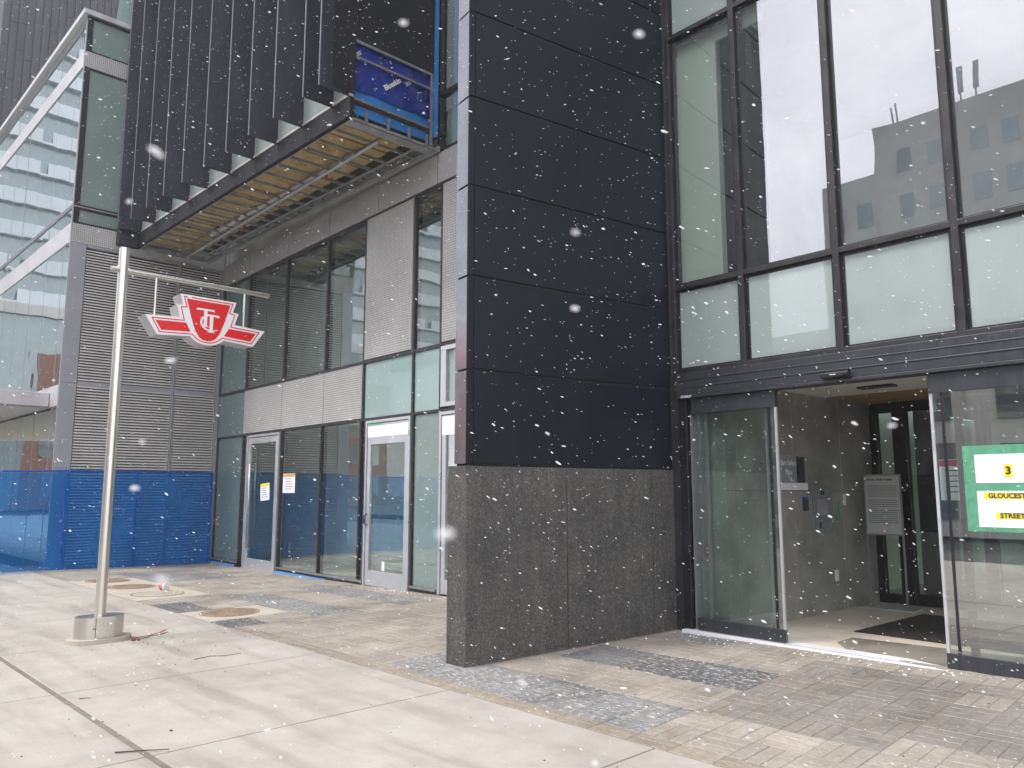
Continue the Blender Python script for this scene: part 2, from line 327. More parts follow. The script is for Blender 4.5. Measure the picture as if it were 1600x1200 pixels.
# ------------------------------------------------------------------ mesh builder
class M:
    def __init__(s, mat4=MW): s.v = []; s.f = []; s.mi = []; s.m4 = mat4; s.smooth = []
    def add(s, vs, fs, mi=0, smooth=False, m4=None):
        n = len(s.v); q = m4 or s.m4
        s.v += [q @ Vector(p) for p in vs]
        for f in fs: s.f.append([n + i for i in f]); s.mi.append(mi); s.smooth.append(smooth)
        return s
    def box(s, x0, x1, y0, y1, z0, z1, mi=0):
        if x1 < x0: x0, x1 = x1, x0
        if y1 < y0: y0, y1 = y1, y0
        vs = [(x0,y0,z0),(x1,y0,z0),(x1,y1,z0),(x0,y1,z0),(x0,y0,z1),(x1,y0,z1),(x1,y1,z1),(x0,y1,z1)]
        return s.add(vs, [(0,3,2,1),(4,5,6,7),(0,1,5,4),(1,2,6,5),(2,3,7,6),(3,0,4,7)], mi)
    def prism(s, poly, axis, a, b, mi=0, smooth=False):
        """extrude a polygon (list of 2D points) along axis x/y/z from a to b; fan-free ngon caps"""
        def P(p, t): return {'x': (t, p[0], p[1]), 'y': (p[0], t, p[1]), 'z': (p[0], p[1], t)}[axis]
        n = len(poly); vs = [P(p, a) for p in poly] + [P(p, b) for p in poly]
        s.add(vs, [tuple(range(n))[::-1], tuple(range(n, 2*n))], mi)
        s.add(vs, [(i, (i+1) % n, n + (i+1) % n, n + i) for i in range(n)], mi, smooth); return s
    def tube(s, pts, r, seg=12, mi=0, r1=None):
        pts = [Vector(p) for p in pts]; rings = []
        for i, p in enumerate(pts):
            d = (pts[min(i+1, len(pts)-1)] - pts[max(i-1, 0)]).normalized()
            a = d.orthogonal().normalized(); b = d.cross(a)
            rr = r if r1 is None else r + (r1 - r) * i / (len(pts) - 1)
            rings.append([p + (a*math.cos(t) + b*math.sin(t)) * rr for t in [2*math.pi*k/seg for k in range(seg)]])
        vs = [q for rg in rings for q in rg]; fs = []
        for i in range(len(pts)-1):
            for k in range(seg): fs.append((i*seg+k, i*seg+(k+1) % seg, (i+1)*seg+(k+1) % seg, (i+1)*seg+k))
        s.add(vs, fs, mi, True)
        s.add(vs, [tuple(range(seg))[::-1], tuple(range((len(pts)-1)*seg, len(pts)*seg))], mi); return s
    def build(s, name, mats, root=None, parent=None, bevel=0, origin=None):
        inv = INV[root.name] if root else (Matrix.Translation(-Vector(origin)) if origin else MW)
        me = bpy.data.meshes.new(name)
        me.from_pydata([inv @ p for p in s.v], [], s.f); me.update()
        for m in (mats if isinstance(mats, (list, tuple)) else [mats]): me.materials.append(m if not isinstance(m, str) else T[m])
        for p, mi, sm in zip(me.polygons, s.mi, s.smooth): p.material_index = mi; p.use_smooth = sm
        o = bpy.data.objects.new(name, me); col.objects.link(o)
        if origin: o.location = origin
        if parent or root: o.parent = parent or root
        if bevel:
            b = o.modifiers.new('bevel', 'BEVEL'); b.width = bevel; b.segments = 2; b.limit_method = 'ANGLE'; b.angle_limit = R(40)
        return o
INV = {}
def tag(o, label, cat, group=None):
    o['label'] = label; o['category'] = cat
    if group: o['group'] = group
    return o
def empty(name, loc, label, cat, rz=0, group=None):
    o = bpy.data.objects.new(name, None); col.objects.link(o); o.location = loc; o.rotation_euler = (0, 0, rz); o.empty_display_size = .2
    INV[o.name] = (Matrix.Translation(Vector(loc)) @ Matrix.Rotation(rz, 4, 'Z')).inverted()
    return tag(o, label, cat, group)
def struct(o): o['kind'] = 'structure'; return o

def text_into(mb, txt, size, frame, depth=.0015, mi=0, bold=0):
    """lettering as a thin solid: frame is a 4x4 with x = reading direction, y = up, z = out of the surface"""
    cu = bpy.data.curves.new('lettering', 'FONT'); cu.body = txt; cu.size = size; cu.align_x = 'CENTER'; cu.align_y = 'CENTER'
    cu.extrude = depth; cu.offset = bold; cu.resolution_u = 3
    ob = bpy.data.objects.new('lettering', cu); col.objects.link(ob)
    dg = bpy.context.evaluated_depsgraph_get(); dg.update()
    me = bpy.data.meshes.new_from_object(ob.evaluated_get(dg))
    mb.add([v.co[:] for v in me.vertices], [tuple(p.vertices) for p in me.polygons], mi, False, frame)
    bpy.data.objects.remove(ob); bpy.data.curves.remove(cu); bpy.data.meshes.remove(me)
def frame_of(o, xd, yd):
    x, y = Vector(xd).normalized(), Vector(yd).normalized(); z = x.cross(y)
    return Matrix(((x.x, y.x, z.x, o[0]), (x.y, y.y, z.y, o[1]), (x.z, y.z, z.z, o[2]), (0, 0, 0, 1)))
def F(u, v, z): return MF @ Vector((u, v, z))

# ================================================================== SETTING
# --- ground sheet, street
g = M(); g.add([(-120,-120,-.16),(120,-120,-.16),(120,120,-.16),(-120,120,-.16)], [(0,1,2,3)])
struct(g.build('ground', 'asphalt'))
g = M(); g.box(-60, 30, -16, -5.2, -.155, -.15); struct(g.build('road', 'asphalt'))
# --- sidewalk slabs with tooled joints, seen as one structure
g = M(); xs = [-60, -40, -30] + [-25.6 + 2.045*i for i in range(0, 17)] + [12, 25]
xs = [-60, -45, -35, -28.0] + [-5.2 + 2.04*i for i in range(-10, 9)] + [14, 25]
ys = [-5.2, -2.2, -.1, 1.93, 4.28]
for i in range(len(xs)-1):
    for j in range(len(ys)-1):
        gx = .008; ga = .024 if abs(ys[j]-1.93) < .01 else gx; gb = .024 if abs(ys[j+1]-1.93) < .01 else gx
        g.box(xs[i]+gx, xs[i+1]-gx, ys[j]+ga, ys[j+1]-gb, -.12, 0)
struct(g.build('sidewalk', 'concrete', bevel=.005))
g = M(); g.box(-60, 25, -5.2, 4.285, -.15, -.006); struct(g.build('sidewalk_joint_bed', 'gap'))
g = M(); g.box(-60, 25, -5.4, -5.21, -.15, -.002); struct(g.build('kerb', 'collar', bevel=.02))

# --- paver forecourt: every brick is modelled, basket weave in a .325 m module
COLLARS = [(-10.8, -9.85, 4.285, 5.36), (-15.95, -12.45, 4.285, 5.42)]
DARK = [((-6.33, -3.52, 4.455, 5.10), 'grey'), ((-5.33, -4.72, 5.75, 6.40), 'slate'), ((-4.75, -3.5, 5.75, 6.40), 'speck'),
        ((-12.3, -9.3, 5.42, 6.10), 'grey'), ((-12.4, -9.3, 6.72, 7.37), 'grey'), ((-17.0, -14.9, 5.42, 7.05), 'dull'),
        ((-11.7, -10.95, 4.285, 4.78), 'speck'), ((-9.75, -9.1, 4.285, 4.78), 'speck'), ((-5.05, -4.4, 7.05, 7.55), 'grey'), ((-1.2, .2, 5.1, 5.75), 'grey')]
TINT = {'tan': (.335, .300, .255), 'grey': (.215, .212, .206), 'slate': (.165, .164, .164), 'speck': (.125, .122, .120), 'dull': (.22, .212, .21), 'worn': (.228, .205, .182), 'edge': (.285, .245, .195)}
pv, pf, ptint = [], [], []
def brick(x0, x1, y0, y1, c, alpha):
    gp = .0028; x0 += gp; x1 -= gp; y0 += gp; y1 -= gp
    if x1-x0 < .02 or y1-y0 < .02: return
    dz = rnd.uniform(-.0015, .0015); n = len(pv); b = .004
    for (x, y, z) in ((x0,y0,-.02),(x1,y0,-.02),(x1,y1,-.02),(x0,y1,-.02),(x0,y0,-b),(x1,y0,-b),(x1,y1,-b),(x0,y1,-b),(x0+b,y0+b,0),(x1-b,y0+b,0),(x1-b,y1-b,0),(x0+b,y1-b,0)):
        pv.append((x, y, z + gz(x, y) + dz))
    fs = [(8,9,10,11)] + [(a, (a+1) % 4, 4+(a+1) % 4, 4+a) for a in range(4)] + [(4+a, 4+(a+1) % 4, 8+(a+1) % 4, 8+a) for a in range(4)]
    for f in fs: pf.append([n+i for i in f]); ptint.append((*c, alpha))
def facade_y(x): return 7.588 - math.tan(R(2.3)) * (x + 5.205)
MOD = .325; X0, Y0 = -6.33 - MOD*40, 4.455
nx = int(30 / MOD)
for i in range(nx):
    for j in range(0, 12):
        mx0, my0 = X0 + i*MOD, Y0 + j*MOD; cx_, cy_ = mx0 + MOD/2, my0 + MOD/2
        if mx0 > 7 or my0 > facade_y(cx_) - .02: continue
        if any(a < cx_ < b and c < cy_ < d for a, b, c, d in COLLARS): continue
        kind = 'tan'
        for (a, b, c, d), k in DARK:
            if a < cx_ < b and c < cy_ < d: kind = k
        if kind == 'tan' and (-3.5 < cx_ < -2.0 and 5.1 < cy_ < 7.0): kind = 'worn'
        if kind == 'tan' and (-2.0 <= cx_ < 0 and 5.4 < cy_ < 6.9 and rnd.random() < .7): kind = 'worn'
        mt = rnd.uniform(.93, 1.07)
        for k in range(3):
            t = mt * rnd.uniform(.94, 1.06); base = TINT[kind]; wr = rnd.uniform(-.012, .012)
            c = (base[0]*t + wr, base[1]*t + wr*.6, base[2]*t)
            al = {'speck': 1.0, 'grey': .8, 'slate': .3}.get(kind, .3)
            y1l = min(my0 + MOD, facade_y(cx_) - .02)
            if (i + j) % 2: brick(mx0 + k*MOD/3, mx0 + (k+1)*MOD/3, my0, y1l, c, al)
            else: brick(mx0, mx0 + MOD, my0 + k*MOD/3, min(my0 + (k+1)*MOD/3, y1l), c, al)
x = X0
while x < 7:                                                        # header course along the sidewalk
    if not any(a < x + .16 < b and c < 4.37 < d for a, b, c, d in COLLARS):
        kind = 'edge'
        for (a, b, c, d), k in DARK:
            if a < x + .16 < b and c < 4.36 < d: kind = k
        for k in range(2):
            t = rnd.uniform(.88, 1.1); brick(x, x + .325, 4.287 + k*.084, 4.287 + (k+1)*.084, tuple(q*t for q in TINT[kind]), .3)
    x += .325
me = bpy.data.meshes.new('paver_forecourt'); me.from_pydata(pv, [], pf); me.update()
ca = me.color_attributes.new('tint', 'FLOAT_COLOR', 'CORNER')
li = 0
for p, t in zip(me.polygons, ptint):
    for _ in p.vertices: ca.data[li].color = t; li += 1
me.materials.append(T['paver']); o = bpy.data.objects.new('paver_forecourt', me); col.objects.link(o); struct(o)
g = M(); gx_ = [-20 + .5*i for i in range(60)]
vs = []; fs = []
for i, X in enumerate(gx_):
    for j in range(12):
        Y = 4.285 + (8.3 - 4.285) * j / 11; vs.append((X, Y, gz(X, Y) - .0055))
for i in range(len(gx_)-1):
    for j in range(11): a = i*12+j; fs.append((a, a+12, a+13, a+1))
g.add(vs, fs); struct(g.build('paver_joint_bed', 'grit'))
# pale concrete collar pads the manholes sit in
for nm, (a, b, c, d) in zip(('collar_pad', 'collar_pad'), COLLARS):
    q = M(); n = 12; vs = []; fs = []
    for i in range(n+1):
        X = a + (b-a)*i/n
        for Y in (c, d): vs += [(X, Y, gz(X, Y) - .03), (X, Y, gz(X, Y) + .001)]
    for i in range(n):
        k = i*4; fs += [(k+1, k+5, k+7, k+3), (k, k+4, k+5, k+1), (k+2, k+3, k+7, k+6)]
    fs += [(0, 1, 3, 2), (n*4, n*4+2, n*4+3, n*4+1)]
    q.add(vs, fs); struct(q.build(nm, 'collar'))

# ================================================================== MAIN BUILDING
bld = empty('modern_building', FB, 'modern glass and dark metal building with stone pier and automatic entrance doors', 'building', FA)

# --- pier: stone base and dark metal panels, running skewed out of the facade
q = M(MP); q.box(-.235, -.025, .03, 2.76, .0, 12.6)
pier = q.build('pier', 'joint', bld)
for a, b in ((0, 1.183), (1.190, 2.367), (2.374, 2.83)):
    q = M(MP); q.box(-.03, 0, a + (.0 if a else .0), b, -.02, 1.832); q.build('stone_slab', 'stone', bld, pier, bevel=.0045)
# front cap slab of the stone base (square to the street, not to the skewed wide face)
q = M(); x0, y0 = PA.x, PA.y
q.prism([(x0 - .275, y0 + .0), (x0 - .003, y0 - .003), (x0 - .003 + .03*math.sin(SK), y0 + .0295), (x0 - .27, y0 + .03)], 'z', -.02, 1.835)
q.build('stone_slab', 'stone', bld, pier, bevel=.002)
q = M(MP); q.box(-.27, -.24, .05, 2.76, -.02, 1.832); q.build('stone_slab', 'stone', bld, pier, bevel=.002)
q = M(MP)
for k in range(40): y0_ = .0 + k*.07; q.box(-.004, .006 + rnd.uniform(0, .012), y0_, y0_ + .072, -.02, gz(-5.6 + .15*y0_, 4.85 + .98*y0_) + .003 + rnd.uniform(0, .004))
q.build('foot_strip', 'gap', bld, pier)  # thin uneven strip along the foot of the pier
zj = [1.845, 2.75, 3.668, 4.585, 5.508, 6.425, 7.345, 8.26, 9.18, 10.1, 11.0, 12.6]
for a, b in zip(zj[:-1], zj[1:]):
    q = M(MP); q.box(-.03, -.010, .075, 2.83, a + .012, b - .012); q.build('metal_panel', 'pier_metal', bld, pier, bevel=.003)
    q = M(MP); q.box(-.031, -.012, -.002 + .004, .071, a + .010, b - .010); q.build('corner_trim', 'pier_metal', bld, pier, bevel=.003)
    q = M(MP); q.box(-.245, -.034, .006, .03, a + .010, b - .010); q.build('front_panel', 'pier_front', bld, pier, bevel=.003)
    q = M(MP); q.box(-.262, -.238, .04, 2.76, a + .010, b - .010); q.build('side_panel', 'pier_front', bld, pier, bevel=.003)

# --- entrance curtain wall
US = [.035, .93, 1.985, 3.06, 4.14, 5.2, 6.3, 7.4]
ZS = [2.935, 3.92, 7.0, 7.95, 11.0]
q = M(MF)
for u_ in US: q.box(u_ - .032, u_ + .032, -.06, .10, 2.90, 11.0)
for z in ZS: q.box(.0, 7.43, -.055, .097, z - .028, z + .028)
q.box(-.04, .10, -.075, .05, .05, 2.90); q.box(-.045, .003, -.065, .12, 2.9, 11.0)
cw = q.build('curtain_wall', 'dark_frame', bld, bevel=.004)
for i in range(len(US)-1):
    a, b = US[i] + .03, US[i+1] - .03
    for (z0, z1, m, nm) in ((2.963, 3.892, 'mint', 'spandrel_panel'), (3.948, 6.972, 'upper_glass', 'glass_pane'), (7.028, 7.922, 'mint', 'spandrel_panel'), (7.978, 10.97, 'upper_glass', 'glass_pane')):
        q = M(MF); dv = rnd.uniform(-.0015, .0015); q.box(a, b, .0 + dv, .02, z0, z1); p = q.build(nm, m, bld, cw)
        q = M(MF)                                                     # black gasket line round each pane, widened to paint shade at its edges
        for (x0_, x1_, y0_, y1_) in ((a, a+.035, z0, z1), (b-.035, b, z0, z1), (a+.035, b-.035, z1-.03, z1), (a+.035, b-.035, z0, z0+.022)): q.box(x0_, x1_, -.012, -.002, y0_, y1_)
        q.build('gasket_edge_shade', 'black_frame', bld, cw)
# --- rooms behind the upper glass
q = M(MF); q.box(-13.5, -.3, 1.75, 1.85, .0, 2.95); q.box(-13.5, -.3, 1.75, 1.85, 3.87, 6.96); q.box(-13.5, 7.4, 4.2, 4.3, 2.9, 11.0); q.box(-13.5, 7.4, .13, 4.2, 2.97, 3.86); q.box(-13.5, 7.4, .13, 4.2, 6.97, 7.9)  # storefront back walls brought forward to catch more daylight
q.box(-13.6, -13.5, .12, 4.3, -.1, 11.0); q.box(-.2, -.1, .1, 4.2, 3.86, 6.97); q.box(.0, 7.4, 4.0, 4.1, 3.86, 6.9)
inter = q.build('interior_shell', 'interior', bld)
q = M(MF); q.box(.06, .62, .10, .13, 3.95, 6.80); q.build('pale_partition', 'interior_pale', bld, inter)
q = M(MF); q.box(.06, 1.2, .14, .17, 6.81, 6.96); q.build('pale_bulkhead', 'interior_pale', bld, inter)
q = M(MF); q.box(.64, .92, .16, .6, 3.87, 6.96); q.build('column', 'black_frame', bld, inter)
q = M(MF)
for k in range(9): q.box(-13 + 1.35*k, -12.85 + 1.35*k, .3, 4.0, 6.72, 6.93)
q.box(-13.4, -.3, 1.4, 1.55, 6.6, 6.71); q.build('ceiling_beams', 'galv', bld, inter)
q = M(MF); q.box(-13.4, -.3, .14, 4.1, -.08, -.02); q.build('slab', 'interior_floor', bld, inter)
# upper body of the building, beyond the top of the picture
q = M(MF); q.box(-4.4, 7.5, .15, 16, 11.02, 30); q.build('upper_body', 'fasciadark', bld)
for vv in (.12, 3.1, 6.1, 8.9):  # unseen glazed side, added so daylight reaches the lobby and upper room
    q = M(MF); q.box(7.36, 7.52, vv - .06, vv + .06, .1, 11.0); q.build('added_side_column', 'dark_frame', bld)
for za, zb in ((.12, 2.9), (3.9, 6.96)):
    q = M(MF); q.box(7.43, 7.45, .2, 8.8, za, zb); q.build('added_side_glass', 'door_glass', bld)

# --- storefront left of the pier
q = M(MF)
for u_ in (-13.5, -12.0, -10.07, -8.27, -6.83, -5.27, -4.5, -2.4): q.box(u_ - .028, u_ + .028, -.035, .10, 3.86, 6.57)
for z in (3.89, 6.55): q.box(-13.53, -.3, -.030, .097, z - .03, z + .03)
q.box(-13.53, -.3, -.031, .096, 2.83, 2.87)
for u_ in (-13.5, -12.0, -11.72, -10.05, -8.34, -6.88, -6.66, -5.24, -4.5): q.box(u_ - .024, u_ + .024, -.036, .10, .02, 2.84)
for u_ in (-6.83, -5.27, -4.5): q.box(u_ - .026, u_ + .026, -.034, .10, 2.86, 3.88)
q.box(-13.53, -12.02, -.05, .10, -.03, .03); q.box(-10.03, -6.68, -.05, .10, -.01, .05); q.box(-5.22, -4.52, -.05, .10, .03, .09)
sf = q.build('storefront', 'dark_frame', bld, bevel=.003)
for (a, b, z) in ((-13.53, -12.02, .03), (-10.03, -6.68, .05), (-5.22, -4.52, .09)):
    q = M(MF); q.box(a, b, -.07, -.02, z - .012, z + .022); q.build('sill_trim', 'alu', bld, sf, bevel=.002)
for u_, w_ in ((-13.53, .02), (-4.47, .022)):
    q = M(MF); q.box(u_ - w_, u_ + w_, -.06, -.03, .0, 2.84); q.build('end_trim', 'alu', bld, sf, bevel=.002)
def pane(a, b, z0, z1, m, nm, v0=.0):
    q = M(MF); t = rnd.uniform(-.002, .002); q.box(a, b, v0 + t, v0 + .018, z0, z1); return q.build(nm, m, bld, sf)
for a, b in ((-11.97, -10.1), (-10.04, -8.3), (-8.24, -6.86)): pane(a, b, 3.92, 6.52, 'store_glass', 'glass_pane')
pane(-13.47, -12.03, 3.92, 6.52, 'teal', 'spandrel_panel'); pane(-13.47, -12.03, .06, 3.86, 'teal', 'spandrel_panel')
pane(-11.98, -11.75, .06, 2.82, 'store_glass', 'glass_pane')
for a, b in ((-10.02, -8.37), (-8.31, -6.91), (-6.85, -6.69)): pane(a, b, .07, 2.82, 'store_glass', 'glass_pane')
pane(-5.21, -4.53, .11, 2.82, 'sage', 'spandrel_panel')
pane(-6.80, -5.30, 2.88, 3.86, 'pale_teal', 'spandrel_panel'); pane(-5.24, -4.53, 2.88, 3.86, 'pale_teal', 'spandrel_panel')
pane(-5.24, -4.53, 3.92, 6.52, 'store_glass', 'glass_pane')
for a, b in ((-11.985, -10.075), (-10.06, -8.275), (-8.26, -6.855)):
    q = M(MF); q.box(a, b, -.04, .02, 2.88, 3.855); q.build('perforated_panel', 'perf', bld, sf, bevel=.006)
q = M(MF); q.box(-6.79, -5.31, -.045, .02, 3.93, 6.54); q.build('perforated_panel', 'perf', bld, sf, bevel=.006)
q = M(MF); q.box(-4.46, -2.45, -.045, .02, 3.93, 6.54); q.build('perforated_panel', 'perf', bld, sf, bevel=.006)
for a, b in ((-13.53, -11.98), (-11.97, -10.02), (-10.01, -8.22), (-8.21, -6.41), (-6.40, -4.62), (-4.61, -2.4)):
    q = M(MF); q.box(a + .004, b - .004, -.055, .03, 6.585, 7.10); q.build('bulkhead_panel', 'perf_dark', bld, sf, bevel=.005)
# upper windows between the box and the pier
q = M(MF); q.box(-4.62, -.3, -.01, .015, 7.14, 11.0); q.build('glass_pane', 'store_glass', bld, sf)
q = M(MF)
for u_ in (-4.60, -3.2, -1.8): q.box(u_ - .03, u_ + .03, -.05, .08, 7.12, 11.0)
for z in (7.13, 8.12, 10.4): q.box(-4.63, -.3, -.045, .078, z - .028, z + .028)
q.build('upper_mullions', 'dark_frame', bld, sf)
# blue flashing under the sills
for a, b, z in ((-13.5, -12.05, -.02), (-10.0, -7.9, -.0)):
    q = M(MF); q.box(a, b, -.085, -.072, z - .12, z + .0); q.build('membrane_strip', 'blue_tape', bld, sf)
# white window and third door at the right end of the storefront
q = M(MF); q.box(-4.47, -3.4, -.05, .03, 2.90, 2.97); q.box(-4.47, -3.4, -.05, .03, 3.79, 3.86); q.box(-4.47, -4.33, -.048, .03, 2.97, 3.79); q.box(-3.5, -3.4, -.048, .03, 2.97, 3.79)
q.build('window_frame', 'alu_light', bld, sf, bevel=.004)
pane(-4.33, -3.5, 2.97, 3.79, 'sage', 'glass_pane')

def swing_door(a, b, z0, z1, glassmat, hinge, rail0, rail1, label=None):
    q = M(MF)
    q.box(a, a + .05, -.07, .08, z0, z1); q.box(b - .05, b, -.07, .08, z0, z1); q.box(a + .05, b - .05, -.068, .078, z1 - .05, z1)
    ia, ib = a + .062, b - .062
    q.box(ia, ia + .10, -.055, .0, z0 + .012, z1 - .062); q.box(ib - .10, ib, -.055, .0, z0 + .012, z1 - .062)
    q.box(ia + .1, ib - .1, -.053, -.002, z0 + .012, z0 + rail0); q.box(ia + .1, ib - .1, -.053, -.002, z1 - .062 - rail1, z1 - .062)
    d = q.build('door', 'alu_light', bld, bevel=.004)
    q = M(MF); q.box(ia + .1, ib - .1, -.032, -.018, z0 + rail0, z1 - .062 - rail1); q.build('glass', glassmat, bld, d)
    q = M(MF); q.box(ia - .011, ia + .0, -.04, .01, z0 + .02, z1 - .06); q.box(ib, ib + .011, -.04, .01, z0 + .02, z1 - .06); q.build('shadow_gap', 'black_frame', bld, d)
    return d, ia, ib
d1, a, b = swing_door(-11.69, -10.08, -.10, 2.82, 'store_glass', 0, .26, .13)
q = M(MF); q.tube([F(a+.24, -.075, .35), F(a+.24, -.115, .40), F(a+.24, -.115, 2.15), F(a+.24, -.075, 2.2)], .012, 8, m4 if False else 0) if False else None
q = M(); q.tube([F(a+.22, -.03, .36), F(a+.22, -.10, .38), F(a+.22, -.10, 2.18), F(a+.22, -.03, 2.20)], .014, 10); q.build('handle', 'steel', bld, d1)
d2, a, b = swing_door(-6.64, -5.26, .0, 2.82, 'store_glass', 0, .26, .36)
q = M(MF); q.box(a + .0, b, -.058, -.0555, 2.52, 2.72); q.build('white_closer_cover', 'white', bld, d2)
q = M(MF); q.box(a + .10, b - .10, .005, .05, 1.13, 1.20); q.build('push_bar', 'dark_plastic', bld, d2)
q = M(); q.tube([F(a+.03, -.06, 1.02), F(a+.03, -.11, 1.05), F(a+.03, -.11, 1.18), F(a+.03, -.06, 1.2)], .014, 8); q.build('handle', 'dark_plastic', bld, d2)
q = M(MF); q.box(a + .02, a + .5, -.06, -.0585, 2.735, 2.752); q.build('green_film', 'greenfilm', bld, d2)
q = M(MF); q.box(b + .015, b + .045, -.073, -.0705, 2.5, 2.58); q.build('green_film', 'greenfilm', bld, d2)
q = M(MF); q.box(-6.08, -5.99, -.036, -.0335, .28, .43); q.build('white_tag', 'paper', bld, d2)
d3, a, b = swing_door(-4.46, -3.35, .05, 2.82, 'store_glass', 0, .22, .26)
q = M(MF); q.box(a, b, -.06, -.0555, 2.45, 2.74); q.build('white_closer_cover', 'white', bld, d3)

# --- cantilevered box with vertical blades
BX0, BX1, YF, YG, ZB = -18.72, -9.68, 5.44, 5.95, 7.11
def wallY(x): return facade_y(x) - .06
q = M(); q.box(BX0 + .02, BX1 - .06, YG + .06, 7.50, 8.45, 26); q.box(BX0 + .02, BX1 - .06, YG + .03, 5.995, 7.47, 8.45)
q.box(BX0 + .02, BX1 - .16, 6.05, 7.5, 7.50, 8.46)
box = q.build('cantilever_box', 'fasciadark', bld)
bxs = [-9.70, -10.16, -11.08, -11.94, -12.80, -13.72, -14.72, -15.66, -16.58, -17.5, -18.35]
for i, X in enumerate(bxs):
    q = M(); q.box(X - .020, X, YF + .012, YG + .02, 7.405 if i else 7.42, 26); p = q.build('facade_blade', 'blade', bld, box, bevel=.004)
    q = M(); q.box(X - .020, X + .002, YF, YF + .009, 7.403 if i else 7.418, 26); q.build('lit_blade_edge', 'lit_blade_edge', bld, box)  # thin pale strip paints the lit front edge
for i in range(len(bxs)-1):
    q = M(); q.box(bxs[i+1] + .004, bxs[i] - .024, YG + .005, YG + .025, 7.47, 26); q.build('infill_panel', 'mint', bld, box)
q = M(); q.box(BX0, BX1, YG - .012, YG + .06, 7.425, 7.465); q.build('sill', 'sill_light', bld, box)
q = M(); q.box(BX0, BX1 + .003, YG, YG + .08, ZB, 7.422); q.build('fascia', 'fasciadark', bld, box, bevel=.004)
q = M(); q.box(BX0 - .02, BX0 + .2, YF + .1, YG + .05, ZB, 26); q.build('end_post', 'blade', bld, box)
# side face looking back along the street: dark cladding with the unfinished blue opening
q = M(); q.box(BX1 - .05, BX1, YG + .085, 7.52, 8.36, 26); q.box(BX1 - .05, BX1, YG - .3, YG + .083, 7.47, 26); q.build('side_cladding', 'fasciadark', bld, box, bevel=.004)
q = M(); vs = []; fs = []; nY, nZ = 46, 24
for i in range(nY + 1):
    for j in range(nZ + 1):
        y, z = 6.0 + 1.5*i/nY, 7.60 + .76*j/nZ
        vs.append((BX1 - .055 + .010*math.sin(y*11 + z*7) + .007*math.sin(y*23 - z*17) + rnd.uniform(-.004, .004), y, z + (.006*math.sin(y*9) if j == 0 else 0)))
for i in range(nY):
    for j in range(nZ): a = i*(nZ+1)+j; fs.append((a, a+nZ+1, a+nZ+2, a+1))
q.add(vs, fs, 0, True); mb = q.build('membrane', 'blue_dark', bld, box)
q = M(); q.box(BX1 - .10, BX1 - .086, 6.0, 7.48, 7.22, 7.66); q.box(BX1 - .06, BX1 + .01, 7.525, 7.60, 7.3, 20); q.build('light_membrane', 'blue_light', bld, box)
q = M(); q.box(BX1 - .03, BX1 - .002, 6.03, 7.5, 8.32, 8.365); q.box(BX1 - .028, BX1 - .004, 6.03, 7.46, 8.07, 8.105); q.box(BX1 - .026, BX1 - .004, 6.03, 7.46, 7.40, 7.43); q.box(BX1 - .03, BX1 - .001, 7.46, 7.50, 7.12, 8.36)
for y in (6.25, 6.65, 7.05, 7.4): q.box(BX1 - .06, BX1 - .02, y, y + .035, 7.12, 7.30)
q.build('steel_track', 'track', bld, box)
q = M(); q.box(BX1 - .12, BX1 - .105, 6.0, 7.55, 7.12, 7.35); q.build('edge_void_shade', 'joint', bld, box)  # near-black sheet paints the dark of the open soffit edge
q = M()
fx = frame_of((BX1 - .027, 6.72, 7.90), (0, 1, .85), (0, -.85, 1)); text_into(q, 'Blueskin', .115, fx, .001, 0, .004)
fx = frame_of((BX1 - .027, 7.02, 8.02), (0, 1, .85), (0, -.85, 1)); text_into(q, '300', .09, fx, .001)
fx = frame_of((BX1 - .027, 6.10, 8.16), (0, 1, .85), (0, -.85, 1)); text_into(q, '00', .09, fx, .001)
fx = frame_of((BX1 - .027, 6.68, 8.24), (0, 1, .85), (0, -.85, 1)); text_into(q, 'V', .08, fx, .001)
q.build('membrane_lettering', 'white', bld, box)
# soffit: insulation, joists, runner pipe
q = M()
for k in range(20):
    xa = BX0 + .12 + k*.438
    for (ya, yb) in ((6.06, 6.92), (6.95, 7.36)):
        q.box(xa + rnd.uniform(.01, .05), xa + rnd.uniform(.39, .43), ya + rnd.uniform(0, .05), yb - rnd.uniform(0, .06), 7.27 + rnd.uniform(0, .02), 7.36)
q.build('insulation', 'insul', bld, box)
q = M(); q.box(BX0 + .02, BX1 - .05, YG + .04, 7.74, 7.37, 7.44); q.build('soffit_deck', 'soffit_dark', bld, box)
q = M()
for k in range(20):
    xa = BX0 + .1 + k*.459 + rnd.uniform(-.03, .03); q.box(xa, xa + .024, 5.99 + rnd.uniform(0, .06), 7.52 + rnd.uniform(0, .08), 7.135, 7.185)
for y in (6.03, 7.36, 7.60): q.box(BX0 + .03, BX1 - .06, y, y + .028, 7.118, 7.15)
q.box(BX1 - .33, BX1 - .07, 6.04, 7.6, 7.122, 7.15); q.box(BX0 + .03, BX0 + .09, 6.0, 7.7, 7.112, 7.17)
q.box(BX0 + .03, BX1 - .05, 7.62, 7.70, 7.10, 7.19)
sfm = q.build('soffit_frame', 'joist', bld, box)
q = M(); q.tube([(BX1 - .40, 6.74, 7.09), (BX0 + .1, 7.06, 7.09)], .030, 10); q.build('soffit_pipe', 'pipe', bld, box)
q = M(); q.tube([(BX1 - 1.2, 6.88, 7.20), (BX0 + 2.0, 6.90, 7.20)], .05, 10); q.build('duct', 'galv', bld, box)
for X, Y in ((-12.03, 6.96), (-15.7, 7.15)):
    q = M(); q.tube([(X, Y, 7.20), (X, Y, 7.08)], .022, 8); q.build('orange_fitting', 'cupred', bld, box)

